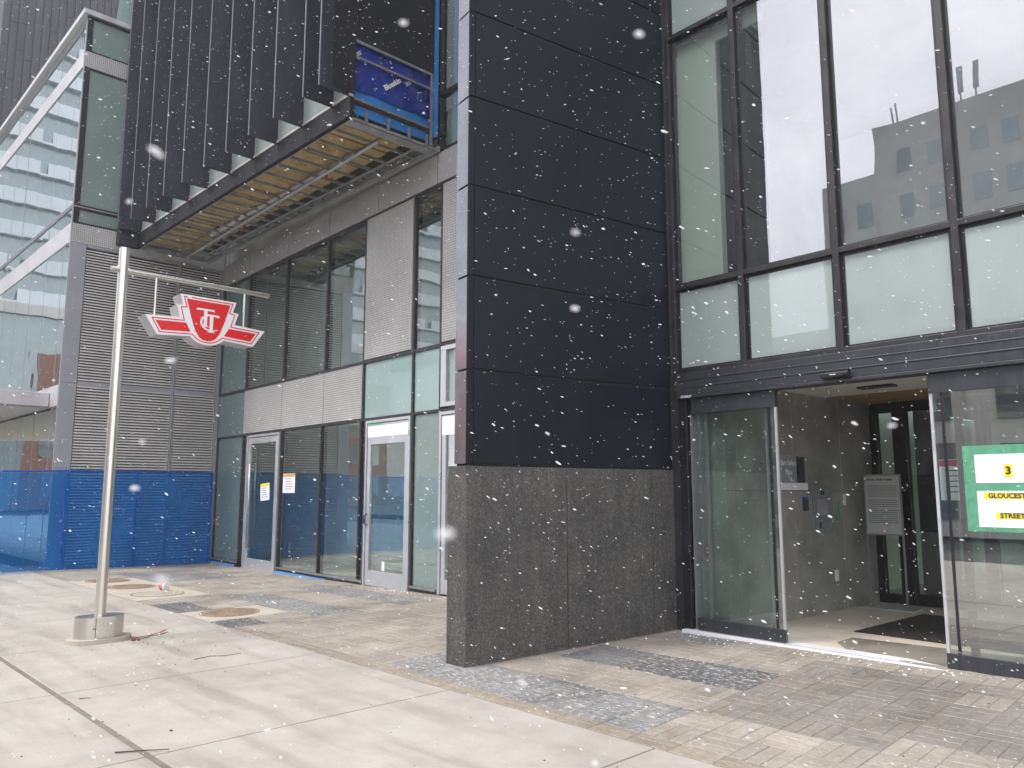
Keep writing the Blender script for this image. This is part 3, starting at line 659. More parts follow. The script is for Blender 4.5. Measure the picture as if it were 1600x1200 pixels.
# --- automatic entrance: header, sliding doors, vestibule
q = M(MF); q.box(.10, 4.15, -.12, .10, 2.655, 2.905); q.box(.10, 4.15, -.135, .05, 2.62, 2.652)
q.box(.10, 4.15, -.128, -.10, 2.735, 2.75); q.box(.10, 4.15, -.127, -.10, 2.82, 2.832)
hd = q.build('door_header', 'dark_header', bld, bevel=.004)
q = M(); text_into(q, 'STANLEY', .035, frame_of(F(.24, -.1375, 2.636), MF.to_3x3() @ Vector((1, 0, 0)), (0, 0, 1)), .001, 0, .001); q.build('maker_lettering', 'white', bld, hd)
for a, b, v0, z1 in ((.10, .20, -.09, 2.62), (4.15, 4.27, -.09, 2.9)):
    q = M(MF); q.box(a, b, v0, .10, .06, z1); q.build('door_jamb', 'black_frame', bld, hd, bevel=.004)
for a, b in ((4.27, 5.2), (5.2, 6.3), (6.3, 7.4)):  # out-of-view ground glazing, put in so daylight reaches the lobby
    q = M(MF); q.box(a + .03, b - .03, .0, .02, .15, 2.9); q.build('glass_pane', 'door_glass', bld, cw)
q = M(MF); q.box(4.27, 7.43, -.05, .09, .05, .15)
for u_ in (5.2, 6.3, 7.4): q.box(u_ - .03, u_ + .03, -.06, .10, .05, 2.9)
q.build('added_ground_frame', 'dark_frame', bld, cw)
q = M(MF); q.box(.12, 4.2, -.17, .10, .05, .1265); q.build('threshold', 'white', bld, hd, bevel=.004)
q = M(MF); q.box(.22, 4.18, -.102, -.094, .10, .1275); q.build('threshold_groove', 'black_frame', bld, hd)
def leaf(a, b, v, gl, edge, seam):
    q = M(MF); q.box(a, b, v - .03, v + .03, 2.445, 2.615)
    d = q.build('sliding_door', 'dark_header', bld, bevel=.003)
    q = M(MF); q.box(a, b, v - .022, v + .022, .13, .255); q.build('bottom_rail', 'dark_header', bld, d, bevel=.003)
    q = M(MF); q.box(a + .002, b - .002, v - .006, v + .006, .255, 2.445); q.build('glass_pane', gl, bld, d)
    q = M(MF); q.box(edge - .012, edge + .012, v - .012, v + .012, .13, 2.445); q.build('edge_rail', 'alu_light', bld, d)
    q = M(MF); q.box(seam - .012, seam + .012, v - .008, v + .010, .255, 2.445); q.build('edge_seal', 'black_frame', bld, d)
    for bb in (a + .05, b - .05):
        q = M(); q.tube([F(bb, v - .020, .19), F(bb, v - .027, .19)], .011, 10); q.build('screw_cap', 'steel', bld, d)
    return d
leaf(.27, 1.29, -.06, 'door_glass', 1.278, 1.20)
leaf(2.76, 4.10, -.06, 'right_glass', 2.772, 2.86)
q = M(MF); q.box(.22, 1.22, .035, .047, .20, 2.45); q.box(2.92, 4.1, .035, .047, .20, 2.45); fxp = q.build('fixed_sidelight', 'door_glass', bld)
q = M(MF); q.box(.22, 1.22, .015, .065, .125, .20); q.box(.36, .385, .02, .06, .2, 2.45); q.box(1.10, 1.12, .02, .06, .2, 2.45); q.box(.22, .235, -.05, .06, .13, 2.45); q.build('sidelight_frame', 'alu', bld, fxp)
q = M(MF); q.box(2.92, 2.97, .012, .068, .2, 2.45); q.box(2.92, 4.1, .015, .065, .125, .20); q.build('sidelight_stile', 'black_frame', bld, fxp)
# vestibule shell
for va, vb in ((.08, .30), (.304, 1.50), (1.504, 2.70), (2.704, 3.64)):
    for za, zb in ((.118, 1.60), (1.604, 2.83)):
        q = M(MF); q.box(.54, .573, va, vb, za, zb); q.build('lobby_wall_panel', 'lobbywall', bld, bevel=.0015)
q = M(MF); q.box(.12, .54, .10, .125, .118, 2.80); q.build('lobby_wall_panel', 'lobbywall', bld)
q = M(MF); q.box(.50, .538, .13, 3.6, .118, 2.83); q.build('wall_backing', 'joint', bld)
q = M(MF); q.box(4.21, 4.222, .1, 3.6, .12, 2.80); lw = q.build('added_glass_screen', 'door_glass', bld)  # unseen vestibule side, made of glass to pass daylight inward
q = M(MF); q.box(.10, 7.4, .10, 9.0, .07, .118); q.build('lobby_floor', 'lobbyfloor', bld)
q = M(MF); q.box(.12, 7.4, .11, 2.35, 2.79, 2.86); q.build('lobby_ceiling', 'ceil', bld)
q = M(MF); q.box(.574, 7.4, 2.36, 9.0, 2.80, 2.87); q.build('wood_ceiling', 'wood', bld)
q = M(MF); q.box(1.35, 1.75, 1.6, 1.75, 2.765, 2.789); q.build('ceiling_diffuser', 'dark_plastic', bld)
q = M(MF); q.box(1.9, 1.95, .115, .16, 2.71, 2.788); q.build('ceiling_hook', 'galv', bld)
q = M(MF); q.box(.574, 4.2, 3.62, 3.70, 2.66, 2.795); q.box(.46, .66, 3.60, 3.72, .12, 2.66); q.box(.87, 1.05, 3.61, 3.73, .12, 2.66); q.box(1.90, 2.04, 3.61, 3.73, .12, 2.66); q.box(2.9, 3.05, 3.61, 3.73, .12, 2.66); q.box(3.9, 4.2, 3.61, 3.73, .12, 2.66)
q.box(.66, .87, 3.615, 3.725, .12, .24); q.box(1.05, 1.90, 3.615, 3.725, .12, .26); q.box(2.04, 2.9, 3.615, 3.725, .12, .26)
idr = q.build('inner_door', 'black_frame', bld, bevel=.003)
for a, b in ((.66, .87), (1.05, 1.90), (2.04, 2.9), (3.05, 3.9)):
    q = M(MF); q.box(a, b, 3.66, 3.67, .24, 2.66); q.build('glass_pane', 'inner_glass', bld, idr)
q = M(MF); q.box(-.1, 7.5, 8.9, 9.0, .12, 2.9); q.box(.0, .1, 3.7, 8.9, .12, 2.9); q.build('lobby_back_wall', 'interior_pale', bld)
q = M(MF); q.box(1.0, 1.46, 4.0, 4.06, .12, 2.78); q.build('dark_partition', 'grey_panel', bld, idr)
q = M(MF); q.box(1.33, 1.37, 3.985, 3.999, .62, .82); q.build('door_switch', 'white', bld, idr)

# ================================================================== GLASS PAVILION WITH LOUVRES (left)
XL, YC = -18.735, 4.64
pav = empty('glass_pavilion', (XL, YC, 0), 'glass fronted pavilion with grey louvred side wall and silver roof edge', 'building')
q = M(); q.box(XL - .3, XL - .09, 4.95, 8.1, -.1, 7.0); q.box(XL - 30, XL - .3, 5.3, 8.1, -.1, 12.2); q.box(XL - .3, XL - .06, 5.0, 8.1, 7.0, 12.3)
body = q.build('body', 'interior', pav)
q = M(); q.box(XL - .06, XL, YC, 4.955, -.1, 7.0); q.box(XL - .06, XL, 6.985, 7.045, -.1, 7.0); q.box(XL - .06, XL, 8.02, 8.10, -.1, 7.0)
q.box(XL - .061, XL - .003, 4.955, 8.02, 3.855, 3.955); q.box(XL - .061, XL - .003, 4.955, 8.02, 6.93, 7.0); q.box(XL - .061, XL - .003, 4.955, 8.02, -.1, .05)
lf = q.build('louvre_frame', 'grey_panel', pav, bevel=.004)
q = M()
for y in (4.958, 7.015): q.box(XL - .05, XL + .002, y - .004, y + .004, 0, 7)
q.box(XL - .05, XL + .002, YC, 4.955, 3.9, 3.906); q.build('panel_joint', 'joint', pav, lf)
for ya, yb in ((4.965, 6.975), (7.055, 8.01)):
    for za, zb in ((.05, 3.855), (3.955, 6.93)):
        q = M(); z = za + .02
        q.box(XL - .088, XL - .080, ya, yb, za, zb, 1)
        while z < zb - .02:
            q.add([(XL - .006, ya, z), (XL - .006, yb, z), (XL - .008, ya, z + .030), (XL - .008, yb, z + .030), (XL - .075, ya, z + .052), (XL - .075, yb, z + .052), (XL - .012, ya, z + .003), (XL - .012, yb, z + .003)],
                  [(0, 1, 3, 2), (2, 3, 5, 4), (6, 7, 1, 0), (4, 5, 7, 6)])
            z += .0625
        q.build('louvre_panel', ['louvre', 'joint'], pav)
for za, zb in ((7.0, 7.43), (11.08, 11.45)):
    q = M(); q.box(XL - .05, XL + .004, YC, 5.72, za, zb); q.build('silver_band', 'perf', pav, bevel=.004)
q = M()
for z0, z1 in ((7.43, 7.80), (7.83, 11.08), (11.45, 12.30)):
    q.box(XL - .04, XL, YC, YC + .12, z0, z1); q.box(XL - .04, XL, 5.66, 5.75, z0, z1); q.box(XL - .041, XL - .003, YC + .12, 5.66, z1 - .06, z1); q.box(XL - .041, XL - .003, YC + .12, 5.66, z0, z0 + .04)
sg = q.build('side_glazing', 'black_frame', pav)
q = M(); q.box(XL - .03, XL + .006, YC, 5.75, 7.80, 7.83); q.build('mullion', 'alu', pav, sg)
for z0, z1 in ((7.47, 7.74), (7.87, 11.02), (11.49, 12.24)):
    q = M(); q.box(XL - .03, XL - .012, YC + .12, 5.66, z0, z1); q.build('glass_panel', 'sage', pav, sg)
# street front, mirror glass with slim joints
q = M(); gx0 = XL - 26
for k in range(19): X = XL - .55 - k*1.38; q.box(X - .007, X + .007, YC - .004, YC + .05, 0, 12.3)
for z in (7.79, 7.84): q.box(gx0, XL - .02, YC - .03, YC + .05, z - .012, z + .012)
q.box(XL - .05, XL - .002, YC - .02, YC + .03, -.1, 12.3)
fg = q.build('street_glazing', 'grey_panel', pav)
for k in range(19):
    Xa = XL - .55 - (k-1)*1.38 - .014; Xb = XL - .55 - k*1.38 + .014
    if k == 0: Xa = XL - .055
    for z0, z1 in ((.0, 3.4), (3.85, 7.0), (7.43, 7.775), (7.855, 11.08), (11.45, 12.28)):
        q = M(); t = rnd.uniform(-.004, .004); q.add([(Xb, YC + t, z0), (Xa, YC + rnd.uniform(-.004, .004), z0), (Xa, YC + rnd.uniform(-.004, .004), z1), (Xb, YC + t, z1)], [(0, 1, 2, 3)])
        q.add([(Xb, YC + .03, z0), (Xa, YC + .03, z0), (Xa, YC + .03, z1), (Xb, YC + .03, z1)], [(3, 2, 1, 0)])
        q.build('glass_pane', 'pav_glass', pav, fg)
q = M()
for z0, z1 in ((3.4, 3.85), (7.0, 7.43), (11.08, 11.45)): q.box(gx0, XL - .052, YC - .025, YC + .05, z0, z1)
q.build('front_band', 'silver_band', pav, fg, bevel=.004)
q = M(); q.prism([(YC - .10, 12.30), (YC - .10, 12.38), (8.1, 12.38), (8.1, 12.30)], 'x', gx0, XL + .10); q.box(XL + .10, XL + .115, YC - .11, 5.8, 12.28, 12.40); q.box(gx0, XL + .115, YC - .118, YC - .10, 12.28, 12.40)
q.build('coping', 'alu_light', pav, bevel=.006)
q = M(); q.box(XL - 14, XL - .66, 1.6, YC - .03, 3.42, 3.72); q.build('canopy', 'silver_band', pav, bevel=.01)
q = M(); q.box(XL - 13.8, XL - .9, 1.8, YC - .1, 3.38, 3.418); q.build('canopy_soffit', 'ceil', pav)
# pale glass screen on the roof
scr = empty('rooftop_screen', (-19.2, 5.6, 12.38), 'pale glass screen standing behind the silver roof edge', 'glass screen')
q = M(); q.add([(-19.25, 5.36, 12.40), (-19.25, 5.95, 12.40), (-19.25, 5.95, 17), (-19.25, 5.62, 17), (-19.27, 5.36, 12.40), (-19.27, 5.95, 12.40), (-19.27, 5.95, 17), (-19.27, 5.62, 17)], [(0,1,2,3),(7,6,5,4),(0,3,7,4),(1,5,6,2)])
q.build('glass_panel', 'pale_teal', scr)
q = M(); q.box(-19.28, -19.24, 5.78, 5.80, 12.4, 17); q.build('frame', 'alu_light', scr)

# --- dark ribbed tower behind
twr = empty('ribbed_tower', (-45, 7.2, 0), 'tall dark tower clad in narrow vertical ribs behind the pavilion', 'building')
q = M(); q.box(-70, -45, 7.22, 40, 0, 90); tb = q.build('body', 'tower', twr)
q = M(); y = 7.22; k = 0
while y < 22:
    q.box(-45, -44.86 + (.05 if k % 2 else 0), y, y + .05, 10, 90); y += .36; k += 1
y = 7.27
while y < 22:
    for z in [rnd.uniform(12, 16) + 4.2*j for j in range(14)]: q.box(-45.01, -44.98, y, y + .31, z, z + .03, 1)
    y += .36
q.build('ribs', ['tower', 'joint'], twr)

# ================================================================== OTHER SIDE OF THE STREET (seen in the glass)
off = empty('office_building', F(-12, -45, 0), 'stepped grey office block across the street reflected in the upper glass', 'building', FA)
q = M(MF); q.box(-20.4, -16.6, -62, -45, 0, 22.9); q.box(-16.6, -7.3, -62, -44.9, 0, 26.0); q.box(-7.3, 6, -62, -50, 0, 23.0); q.build('wall', 'grey_conc', off)
for zz in (16.4, 19.3, 22.4):
    for uu in (-19.8, -17.9, -15.2, -13.2, -10.6, -8.9):
        if zz > 21 and uu < -16.6: continue
        q = M(MF); q.box(uu, uu + .95, -44.93, -44.85, zz, zz + 1.6); q.build('window', 'bluewin', off)
for zz in (3, 6, 9, 12.5):
    for uu in (-19.5, -16, -12.5, -9):
        q = M(MF); q.box(uu, uu + 1.6, -44.93, -44.85, zz, zz + 1.7); q.build('window', 'winglass', off)
q = M(MF)
for uu, h in ((-15.7, 1.5), (-15.4, 1.7), (-11.3, 2.2), (-10.4, 2.4)): q.box(uu, uu + .09, -46, -45.9, 26.0, 26 + h)
for uu in (-11.3, -10.4): q.box(uu - .12, uu + .2, -46.1, -46, 27, 28.6)
q.build('antenna', 'grey_panel', off)
low = empty('stone_building', F(-8, -24, 0), 'low pale stone building with tall windows across the street', 'building', FA)
q = M(MF); q.box(-26, 16, -34, -24, 0, 7.6); q.box(-26.2, 16.2, -34, -23.7, 7.6, 8.2); q.build('wall', 'palestone', low)
for k in range(14):
    u0 = -25 + k*3; q = M(MF); q.box(u0, u0 + 1.5, -24.02, -23.95, .6, 3.3); q.build('window', 'winglass', low)
    q = M(MF); q.box(u0, u0 + 1.5, -24.02, -23.95, 4.2, 6.4); q.build('window', 'winglass', low)
    q = M(MF); q.box(u0 + 2.1, u0 + 2.45, -23.99, -23.75, 0, 7.6); q.build('pilaster', 'palestone', low)
con = empty('apartment_tower', (-78, -12, 0), 'tall condominium tower with white balcony bands reflected in the pavilion glass', 'building')
q = M(); q.box(-95, -78, -40, -1.0, 17.3, 80); q.build('body', 'condowall', con)
for k in range(22):
    z = 17.6 + 2.95*k; q = M(); q.box(-78, -77.4, -40, -1.0, z, z + .2)
    y = -40
    while y < -1.5:
        L = rnd.choice((2.6, 3.4, 4.4)); q.box(-77.44, -77.4, y, min(y + L, -1.0), z + .2, z + 1.25); y += L + .0
        if rnd.random() < .35: y += rnd.uniform(.8, 1.8)
    q.build('balcony', 'balcony', con)
brk = empty('brick_building', (-77, -12, 0), 'red brick low rise building with a white cornice reflected in the pavilion glass', 'building')
q = M(); q.box(-90, -75.5, -30, -7.2, 0, 13.2); q.build('wall', 'brick', brk)
q = M(); q.box(-90, -75.55, -7.2, 0.5, 0, 13.2); q.build('glazed_wing', 'condowall', brk)
q = M(); q.box(-90, -75.6, -30, 0.5, 13.2, 16.3); q.build('attic', 'condowall', brk)
q = M(); q.box(-90, -75.2, -30.2, .7, 16.3, 17.2); q.build('cornice', 'palestone', brk)
for k in range(8):
    for z in (1.0, 4.4, 7.8): q = M(); q.box(-75.5, -75.44, -28.6 + 2.7*k, -27.3 + 2.7*k, z, z + 2.1); q.build('window', 'winglass', brk)
gt = empty('slab_tower', F(-88, -46, 0), 'distant concrete slab tower reflected in the storefront glass', 'building', FA)
q = M(MF); q.box(-96, -84, -60, -46, 0, 60); q.build('body', 'winglass', gt)
q = M(MF)
for k in range(20): q.box(-96, -84, -46.3, -45.7, 3*k, 3*k + .9)
for k in range(7): q.box(-96 + 2*k - .2, -96 + 2*k + .2, -46.3, -45.6, 0, 60)
q.build('facade_grid', 'palestone', gt)

# ================================================================== BLUE FENCE
fn = empty('mesh_fence', (-18.56, 5, 0), 'blue debris netting fence in front of the louvred wall', 'fence')
q = M(); vs = []; fs = []; ny, nzv = 90, 14
for i in range(ny + 1):
    y = 8.0 - 8.2 * i / ny
    for j in range(nzv + 1):
        t = j / nzv
        top = 2.03 - .05 * (1 if y < 4.9 else 0) * min(1, (4.9 - y) * 2) - .012 * math.sin(y*3.1)**2
        z0 = gz(-18.5, y) + .01 - .05; z = z0 + (top - z0) * t
        x = -18.58 + .018*math.sin(y*4.3 + t*2.1) * (1-.5*t) + .012*math.sin(y*9.7 - t*5) + (.07*(1-t)**4) + .05*max(0, 4.7 - y)*.4
        vs.append((x, y, z))
for i in range(ny):
    for j in range(nzv): a = i*(nzv+1)+j; fs.append((a, a+1, a+nzv+2, a+nzv+1))
q.add(vs, fs, 0, True); q.build('netting', 'fabric', fn)
q = M(); q.tube([(-18.62, 8.0, 2.03), (-18.62, 4.9, 2.02), (-18.57, 2.4, 1.97), (-18.5, -.2, 1.95)], .018, 8); q.build('top_rail', 'bluepost', fn)
for y in (7.98, 6.3, 4.88, 2.4, .0):
    q = M(); q.tube([(-18.64, y, -.05), (-18.64, y, 2.04)], .024, 8); q.build('post', 'bluepost', fn)

# ================================================================== SIGN POLE AND TRANSIT SIGN
PX, PY = -9.47, 2.90
pole = empty('sign_pole', (PX, PY, 0), 'tall brushed steel pole with a side arm on an oval concrete footing', 'sign pole')
q = M(); q.tube([(PX, PY, .20), (PX, PY, 4.36)], .055, 28); q.tube([(PX, PY, 4.36), (PX, PY, 4.372)], .048, 24); q.build('pole', 'steel_pole', pole)
q = M(); q.tube([(PX, PY - .13, 4.115), (PX, PY + 1.79, 4.115)], .030, 16); q.build('arm', 'steel', pole)
q = M(); q.tube([(PX, PY - .062, 4.115), (PX, PY + .062, 4.115)], .042, 16); q.build('arm_collar', 'steel', pole)
for y in (3.275, 4.365):
    q = M(); q.tube([(PX, y, 4.115), (PX, y, 3.60)], .014, 10); q.build('hanger_rod', 'steel', pole)
def stadium(hx, hy, n=14):
    """rounded slot: straight sides along y, semicircle ends of radius hx"""
    pts = []
    for k in range(n+1): t = math.pi*k/n; pts.append((PX + hx*math.cos(t), PY + (hy-hx) + hx*math.sin(t)))
    for k in range(n+1): t = math.pi + math.pi*k/n; pts.append((PX + hx*math.cos(t), PY - (hy-hx) + hx*math.sin(t)))
    return pts
q = M(); q.prism(stadium(.155, .245), 'z', .04, .265, smooth=True); bc = q.build('base_cover', 'steel', pole, bevel=.005)
q = M(); q.box(PX + .150, PX + .158, PY - .083, PY - .078, .045, .262); q.build('cover_seam', 'joint', pole, bc)
q = M(); q.tube([(PX + .150, PY - .095, .15), (PX + .160, PY - .095, .15)], .008, 8); q.build('cover_screw', 'dark_plastic', pole, bc)
q = M(); q.prism(stadium(.225, .325), 'z', -.01, .045, smooth=True); q.build('footing', 'collar', pole, bevel=.02)

SS, SX = 3.865, -9.36                                               # sign centre along y, face plane x
half = [(0.0, 3.925), (.345, 3.925), (.305, 3.795), (.378, 3.785), (.335, 3.640), (.735, 3.615), (.585, 3.398), (.205, 3.428)]
bot = [(.165, 3.395), (.11, 3.362), (.055, 3.348), (0, 3.344)]
right = half + bot; outline = [(SS + a, z) for a, z in right] + [(SS - a, z) for a, z in right[::-1] if a > 0]
sgn = empty('transit_sign', (PX, SS, 3.34), 'red and white winged shield transit sign hanging from the pole arm', 'sign')
q = M(); q.prism(outline, 'x', SX - .225, SX - .004); q.build('housing', 'housing', sgn, bevel=.006)
q = M(); q.prism(outline, 'x', SX - .003, SX + .006); q.prism(outline, 'x', SX - .234, SX - .226); q.build('face', 'white', sgn, bevel=.002)
def flat(mb, pts, x, t=.003, mi=0):
    mb.prism([(SS + a, z) for a, z in pts], 'x', x, x + t, mi)
def band(mb, pts, wd, x, t=.003):
    n = len(pts)
    for i in range(n - 1):
        (a, b), (c, d) = pts[i], pts[i+1]; L = math.hypot(c-a, d-b); nx_, nz_ = -(d-b)/L*wd/2, (c-a)/L*wd/2; ex, ez = (c-a)/L*wd*.35, (d-b)/L*wd*.35
        flat(mb, [(a-ex+nx_, b-ez+nz_), (c+ex+nx_, d+ez+nz_), (c+ex-nx_, d+ez-nz_), (a-ex-nx_, b-ez-nz_)], x + i*.00006, t)
q = M()
for s in (-1, 1):                                                   # thin red keyline
    kl = [(0, 3.897), (.300, 3.897), (.262, 3.775), (.330, 3.765), (.285, 3.607), (.655, 3.588), (.562, 3.432), (.185, 3.455), (.12, 3.402), (.05, 3.376), (0, 3.373)]
    band(q, [(s*a, z) for a, z in kl], .011, SX + .0062)
    w1 = [(.262, 3.582), (.615, 3.566), (.545, 3.458), (.205, 3.482)]
    flat(q, [(s*a, z) for a, z in (w1 if s > 0 else w1[::-1])], SX + .0062, .0035)
sh = [(.268, 3.875), (.258, 3.84), (.205, 3.655), (.15, 3.50), (.10, 3.43), (.05, 3.400), (0, 3.393)]
flat(q, [(-a, z) for a, z in sh] + [(a, z) for a, z in sh[::-1][1:]], SX + .0062, .0035)
q.build('red_emblem', 'red', sgn)
q = M(); LX = SX + .0100; lc, lz = .01, 3.665
def lp(pts): flat(q, [(lc + a, lz + z) for a, z in pts], LX, .002)
def serif_t(ox, oz, wbar, hst, ws):
    lp([(ox - wbar, oz), (ox - wbar + .012, oz + .03), (ox + wbar - .012, oz + .03), (ox + wbar, oz), (ox + wbar - .02, oz + .008), (ox - wbar + .02, oz + .008)])
    q2 = [(ox - ws, oz + .009), (ox - ws, oz - hst), (ox + ws, oz - hst), (ox + ws, oz + .009)]
    flat(q, [(lc + a, lz + z) for a, z in q2], LX + .0001, .002)
    lp([(ox - ws - .03, oz - hst - .015), (ox - ws - .005, oz - hst + .001), (ox + ws + .005, oz - hst + .001), (ox + ws + .03, oz - hst - .015)])
serif_t(-.045, .090, .115, .175, .021)
serif_t(.030, .028, .10, .175, .021)
n = 22
for (cx_, rx_, a0, a1) in ((.03, .125, 52, 308),):
    for k in range(n):
        t0, t1 = R(a0 + (a1-a0)*k/n), R(a0 + (a1-a0)*(k+1)/n)
        wk = .010 + .014 * math.sin(math.pi*(k+.5)/n)
        P0 = [(cx_ + (rx_ + d)*math.cos(t), -.045 + (.095 + d*.9)*math.sin(t)) for t, d in ((t0, wk/2), (t1, wk/2), (t1, -wk/2), (t0, -wk/2))]
        flat(q, [(lc + a, lz + z) for a, z in P0], LX + .0002 + .00002*(k % 2), .002)
q.build('white_monogram', 'white', sgn)

# ================================================================== SMALL THINGS
LIDS = [(-10.40, 4.79, .355, 'rusty round manhole cover nearest to the stone pier, in its own square collar'),
        (-13.08, 4.83, .365, 'round manhole cover beside the crushed red cup, paler than its neighbour'),
        (-14.37, 4.87, .36, 'rusty brown manhole cover between the paler one and the one partly behind the steel pole'),
        (-15.62, 4.88, .34, 'farthest manhole cover, pale and close to the blue fence')]
for X, Y, r, lab in LIDS:
    z = gz(X, Y); e = empty('manhole_cover', (X, Y, z), lab, 'manhole cover', group='manhole covers in the forecourt')
    q = M(); n = 36; vs = []
    for rr, zz in ((r + .03, z + .0015), (r + .03, z + .006), (r, z + .006), (r, z + .003)): vs += [(X + rr*math.cos(2*math.pi*k/n), Y + rr*math.sin(2*math.pi*k/n), zz + gz(X, Y + rr*math.sin(2*math.pi*k/n)) - z) for k in range(n)]
    q.add(vs, [(b_*n + k, b_*n + (k+1) % n, (b_+1)*n + (k+1) % n, (b_+1)*n + k) for b_ in range(3) for k in range(n)]); q.build('rim', 'rust', e)
    q = M(); q.prism([(X + (r-.008)*math.cos(2*math.pi*k/n), Y + (r-.008)*math.sin(2*math.pi*k/n)) for k in range(n)], 'z', z - .01, z + .006)
    s_ = .052; k0 = int(r/s_)
    for i in range(-k0, k0+1):
        for j in range(-k0, k0+1):
            px_, py_ = i*s_, j*s_
            if math.hypot(px_, py_) < r - .04: q.box(X + px_ - .016, X + px_ + .016, Y + py_ - .016, Y + py_ + .016, z + .005, z + .010)
    q.build('lid', 'rust' if r != .365 else 'collar', e)

cup = empty('crushed_cup', (-13.57, 5.09, gz(-13.57, 5.09)), 'crushed red and white paper cup lying by the manhole covers', 'cup')
bx, by, bz = -13.57, 5.09, gz(-13.57, 5.09)
q = M(); vs = []; n = 14
for i, (t, rr) in enumerate(((0, .052), (.3, .058), (.55, .045), (.8, .06), (1, .062))):
    for k in range(n):
        a = 2*math.pi*k/n; wob = 1 + .18*math.sin(3*a + i*1.7) + .1*math.sin(5*a - i)
        vs.append((bx - .07 + .16*t + .01*math.sin(2*a+i), by + rr*wob*math.cos(a), bz + .05 + .9*rr*wob*math.sin(a)*(.8 if i == 2 else 1)))
q.add(vs, [(i*n+k, i*n+(k+1) % n, (i+1)*n+(k+1) % n, (i+1)*n+k) for i in range(4) for k in range(n)] + [tuple(range(n))], 0); q.build('cup_body', 'cupred', cup)
q = M(); q.tube([(bx + .085, by, bz + .05), (bx + .105, by + .01, bz + .052)], .066, 12); q.build('white_rim', 'paper', cup)

def stick(name, pts, r, m, lab, cat, group=None):
    X, Y, _ = pts[0]; q = M(); q.tube([(x_, y_, gz(x_, y_) + z_) for x_, y_, z_ in pts], r, 6, 0, r*.55)
    return tag(q.build(name, m, origin=(X, Y, gz(X, Y))), lab, cat, group)
stick('twig', [(-7.77, 3.25, .006), (-7.79, 3.40, .012), (-7.73, 3.52, .008), (-7.74, 3.70, .006)], .0035, 'twig', 'thin bent twig lying on the sidewalk between the pole and the pavers', 'twig', 'twigs on the sidewalk')
stick('twig', [(-5.39, 1.79, .008), (-5.30, 1.93, .010), (-5.21, 2.05, .012)], .0045, 'twig', 'straight dark twig lying across the wide joint at the lower left', 'twig', 'twigs on the sidewalk')
stick('twig', [(-6.95, 2.02, .005), (-6.93, 2.06, .007), (-6.91, 2.09, .005)], .003, 'twig', 'shortest twig, just above the crossing of two sidewalk joints', 'twig', 'twigs on the sidewalk')
q = M(); pr_ = [(-9.25, 3.17), (-9.27, 3.27), (-9.37, 3.40), (-9.40, 3.52), (-9.50, 3.62)]; vs = []
for i, (x_, y_) in enumerate(pr_): h = .006 + .012*(i % 2) + (.02 if i == 4 else 0); vs += [(x_ - .018, y_, h), (x_ + .018, y_ + .01, h + .004), (x_ + .018, y_ + .01, h + .008), (x_ - .018, y_, h + .004)]
q.add(vs, [(i*4+a, i*4+(a+1) % 4, i*4+4+(a+1) % 4, i*4+4+a) for i in range(4) for a in range(4)] + [(0,1,2,3), (16,17,18,19)])
for k in range(4): x_, y_ = -9.22 + rnd.uniform(-.05, .03), 3.2 + rnd.uniform(-.05, .06); q.box(x_, x_ + .03, y_, y_ + .012, .002, .018)
tag(q.build('strap', 'ribbonred', origin=(-9.25, 3.17, 0)), 'torn dark red strap lying beside the pole footing', 'strap')
def gravel(x_, y_, r): 
    q = M(); vs = []
    for k in range(6): a = k*math.pi/3; vs.append((x_ + r*math.cos(a)*rnd.uniform(.7, 1.2), y_ + r*math.sin(a)*rnd.uniform(.7, 1.2), gz(x_, y_)))
    vs.append((x_, y_, gz(x_, y_) + r*.8)); q.add(vs, [(k, (k+1) % 6, 6) for k in range(6)]); return q
tag(gravel(-5.63, 2.22, .016).build('pebble', 'twig', origin=(-5.63, 2.22, 0)), 'dark pebble alone on the pale slab right of the wide joint', 'pebble')
q = M()
for k in range(420):
    if k < 160: x_, y_ = rnd.uniform(-12, -9.6), facade_y(-10.5) - rnd.uniform(.12, .5)**1.0
    elif k < 250: x_, y_ = -9.6 + rnd.gauss(.8, .7), 3.35 + rnd.gauss(0, .35)
    else: x_, y_ = rnd.uniform(-14, -1), rnd.uniform(.4, 7.3)
    if x_ > -6.1 and x_ < -5 and y_ > 4.7: continue
    r_ = rnd.uniform(.003, .009); g1 = gravel(x_, y_, r_); q.add([tuple(p) for p in g1.v], g1.f)
o = q.build('debris', 'twig'); o['label'] = 'scattered grit and crumbs on the pavement'; o['kind'] = 'stuff'
q = M()
for k in range(330):
    x_ = rnd.uniform(-11.2, -6.0) if k < 230 else rnd.uniform(-5.1, -1.2); y_ = facade_y(x_) - (.05 + abs(rnd.gauss(0, .13)) + (.10 if x_ > -5.2 else .06)); r_ = rnd.uniform(.004, .012); g1 = gravel(x_, y_, r_); q.add([tuple(p) for p in g1.v], g1.f)
o = q.build('salt_crumbs', 'flake'); o['label'] = 'crumbs of snow and salt along the foot of the glass'; o['kind'] = 'stuff'

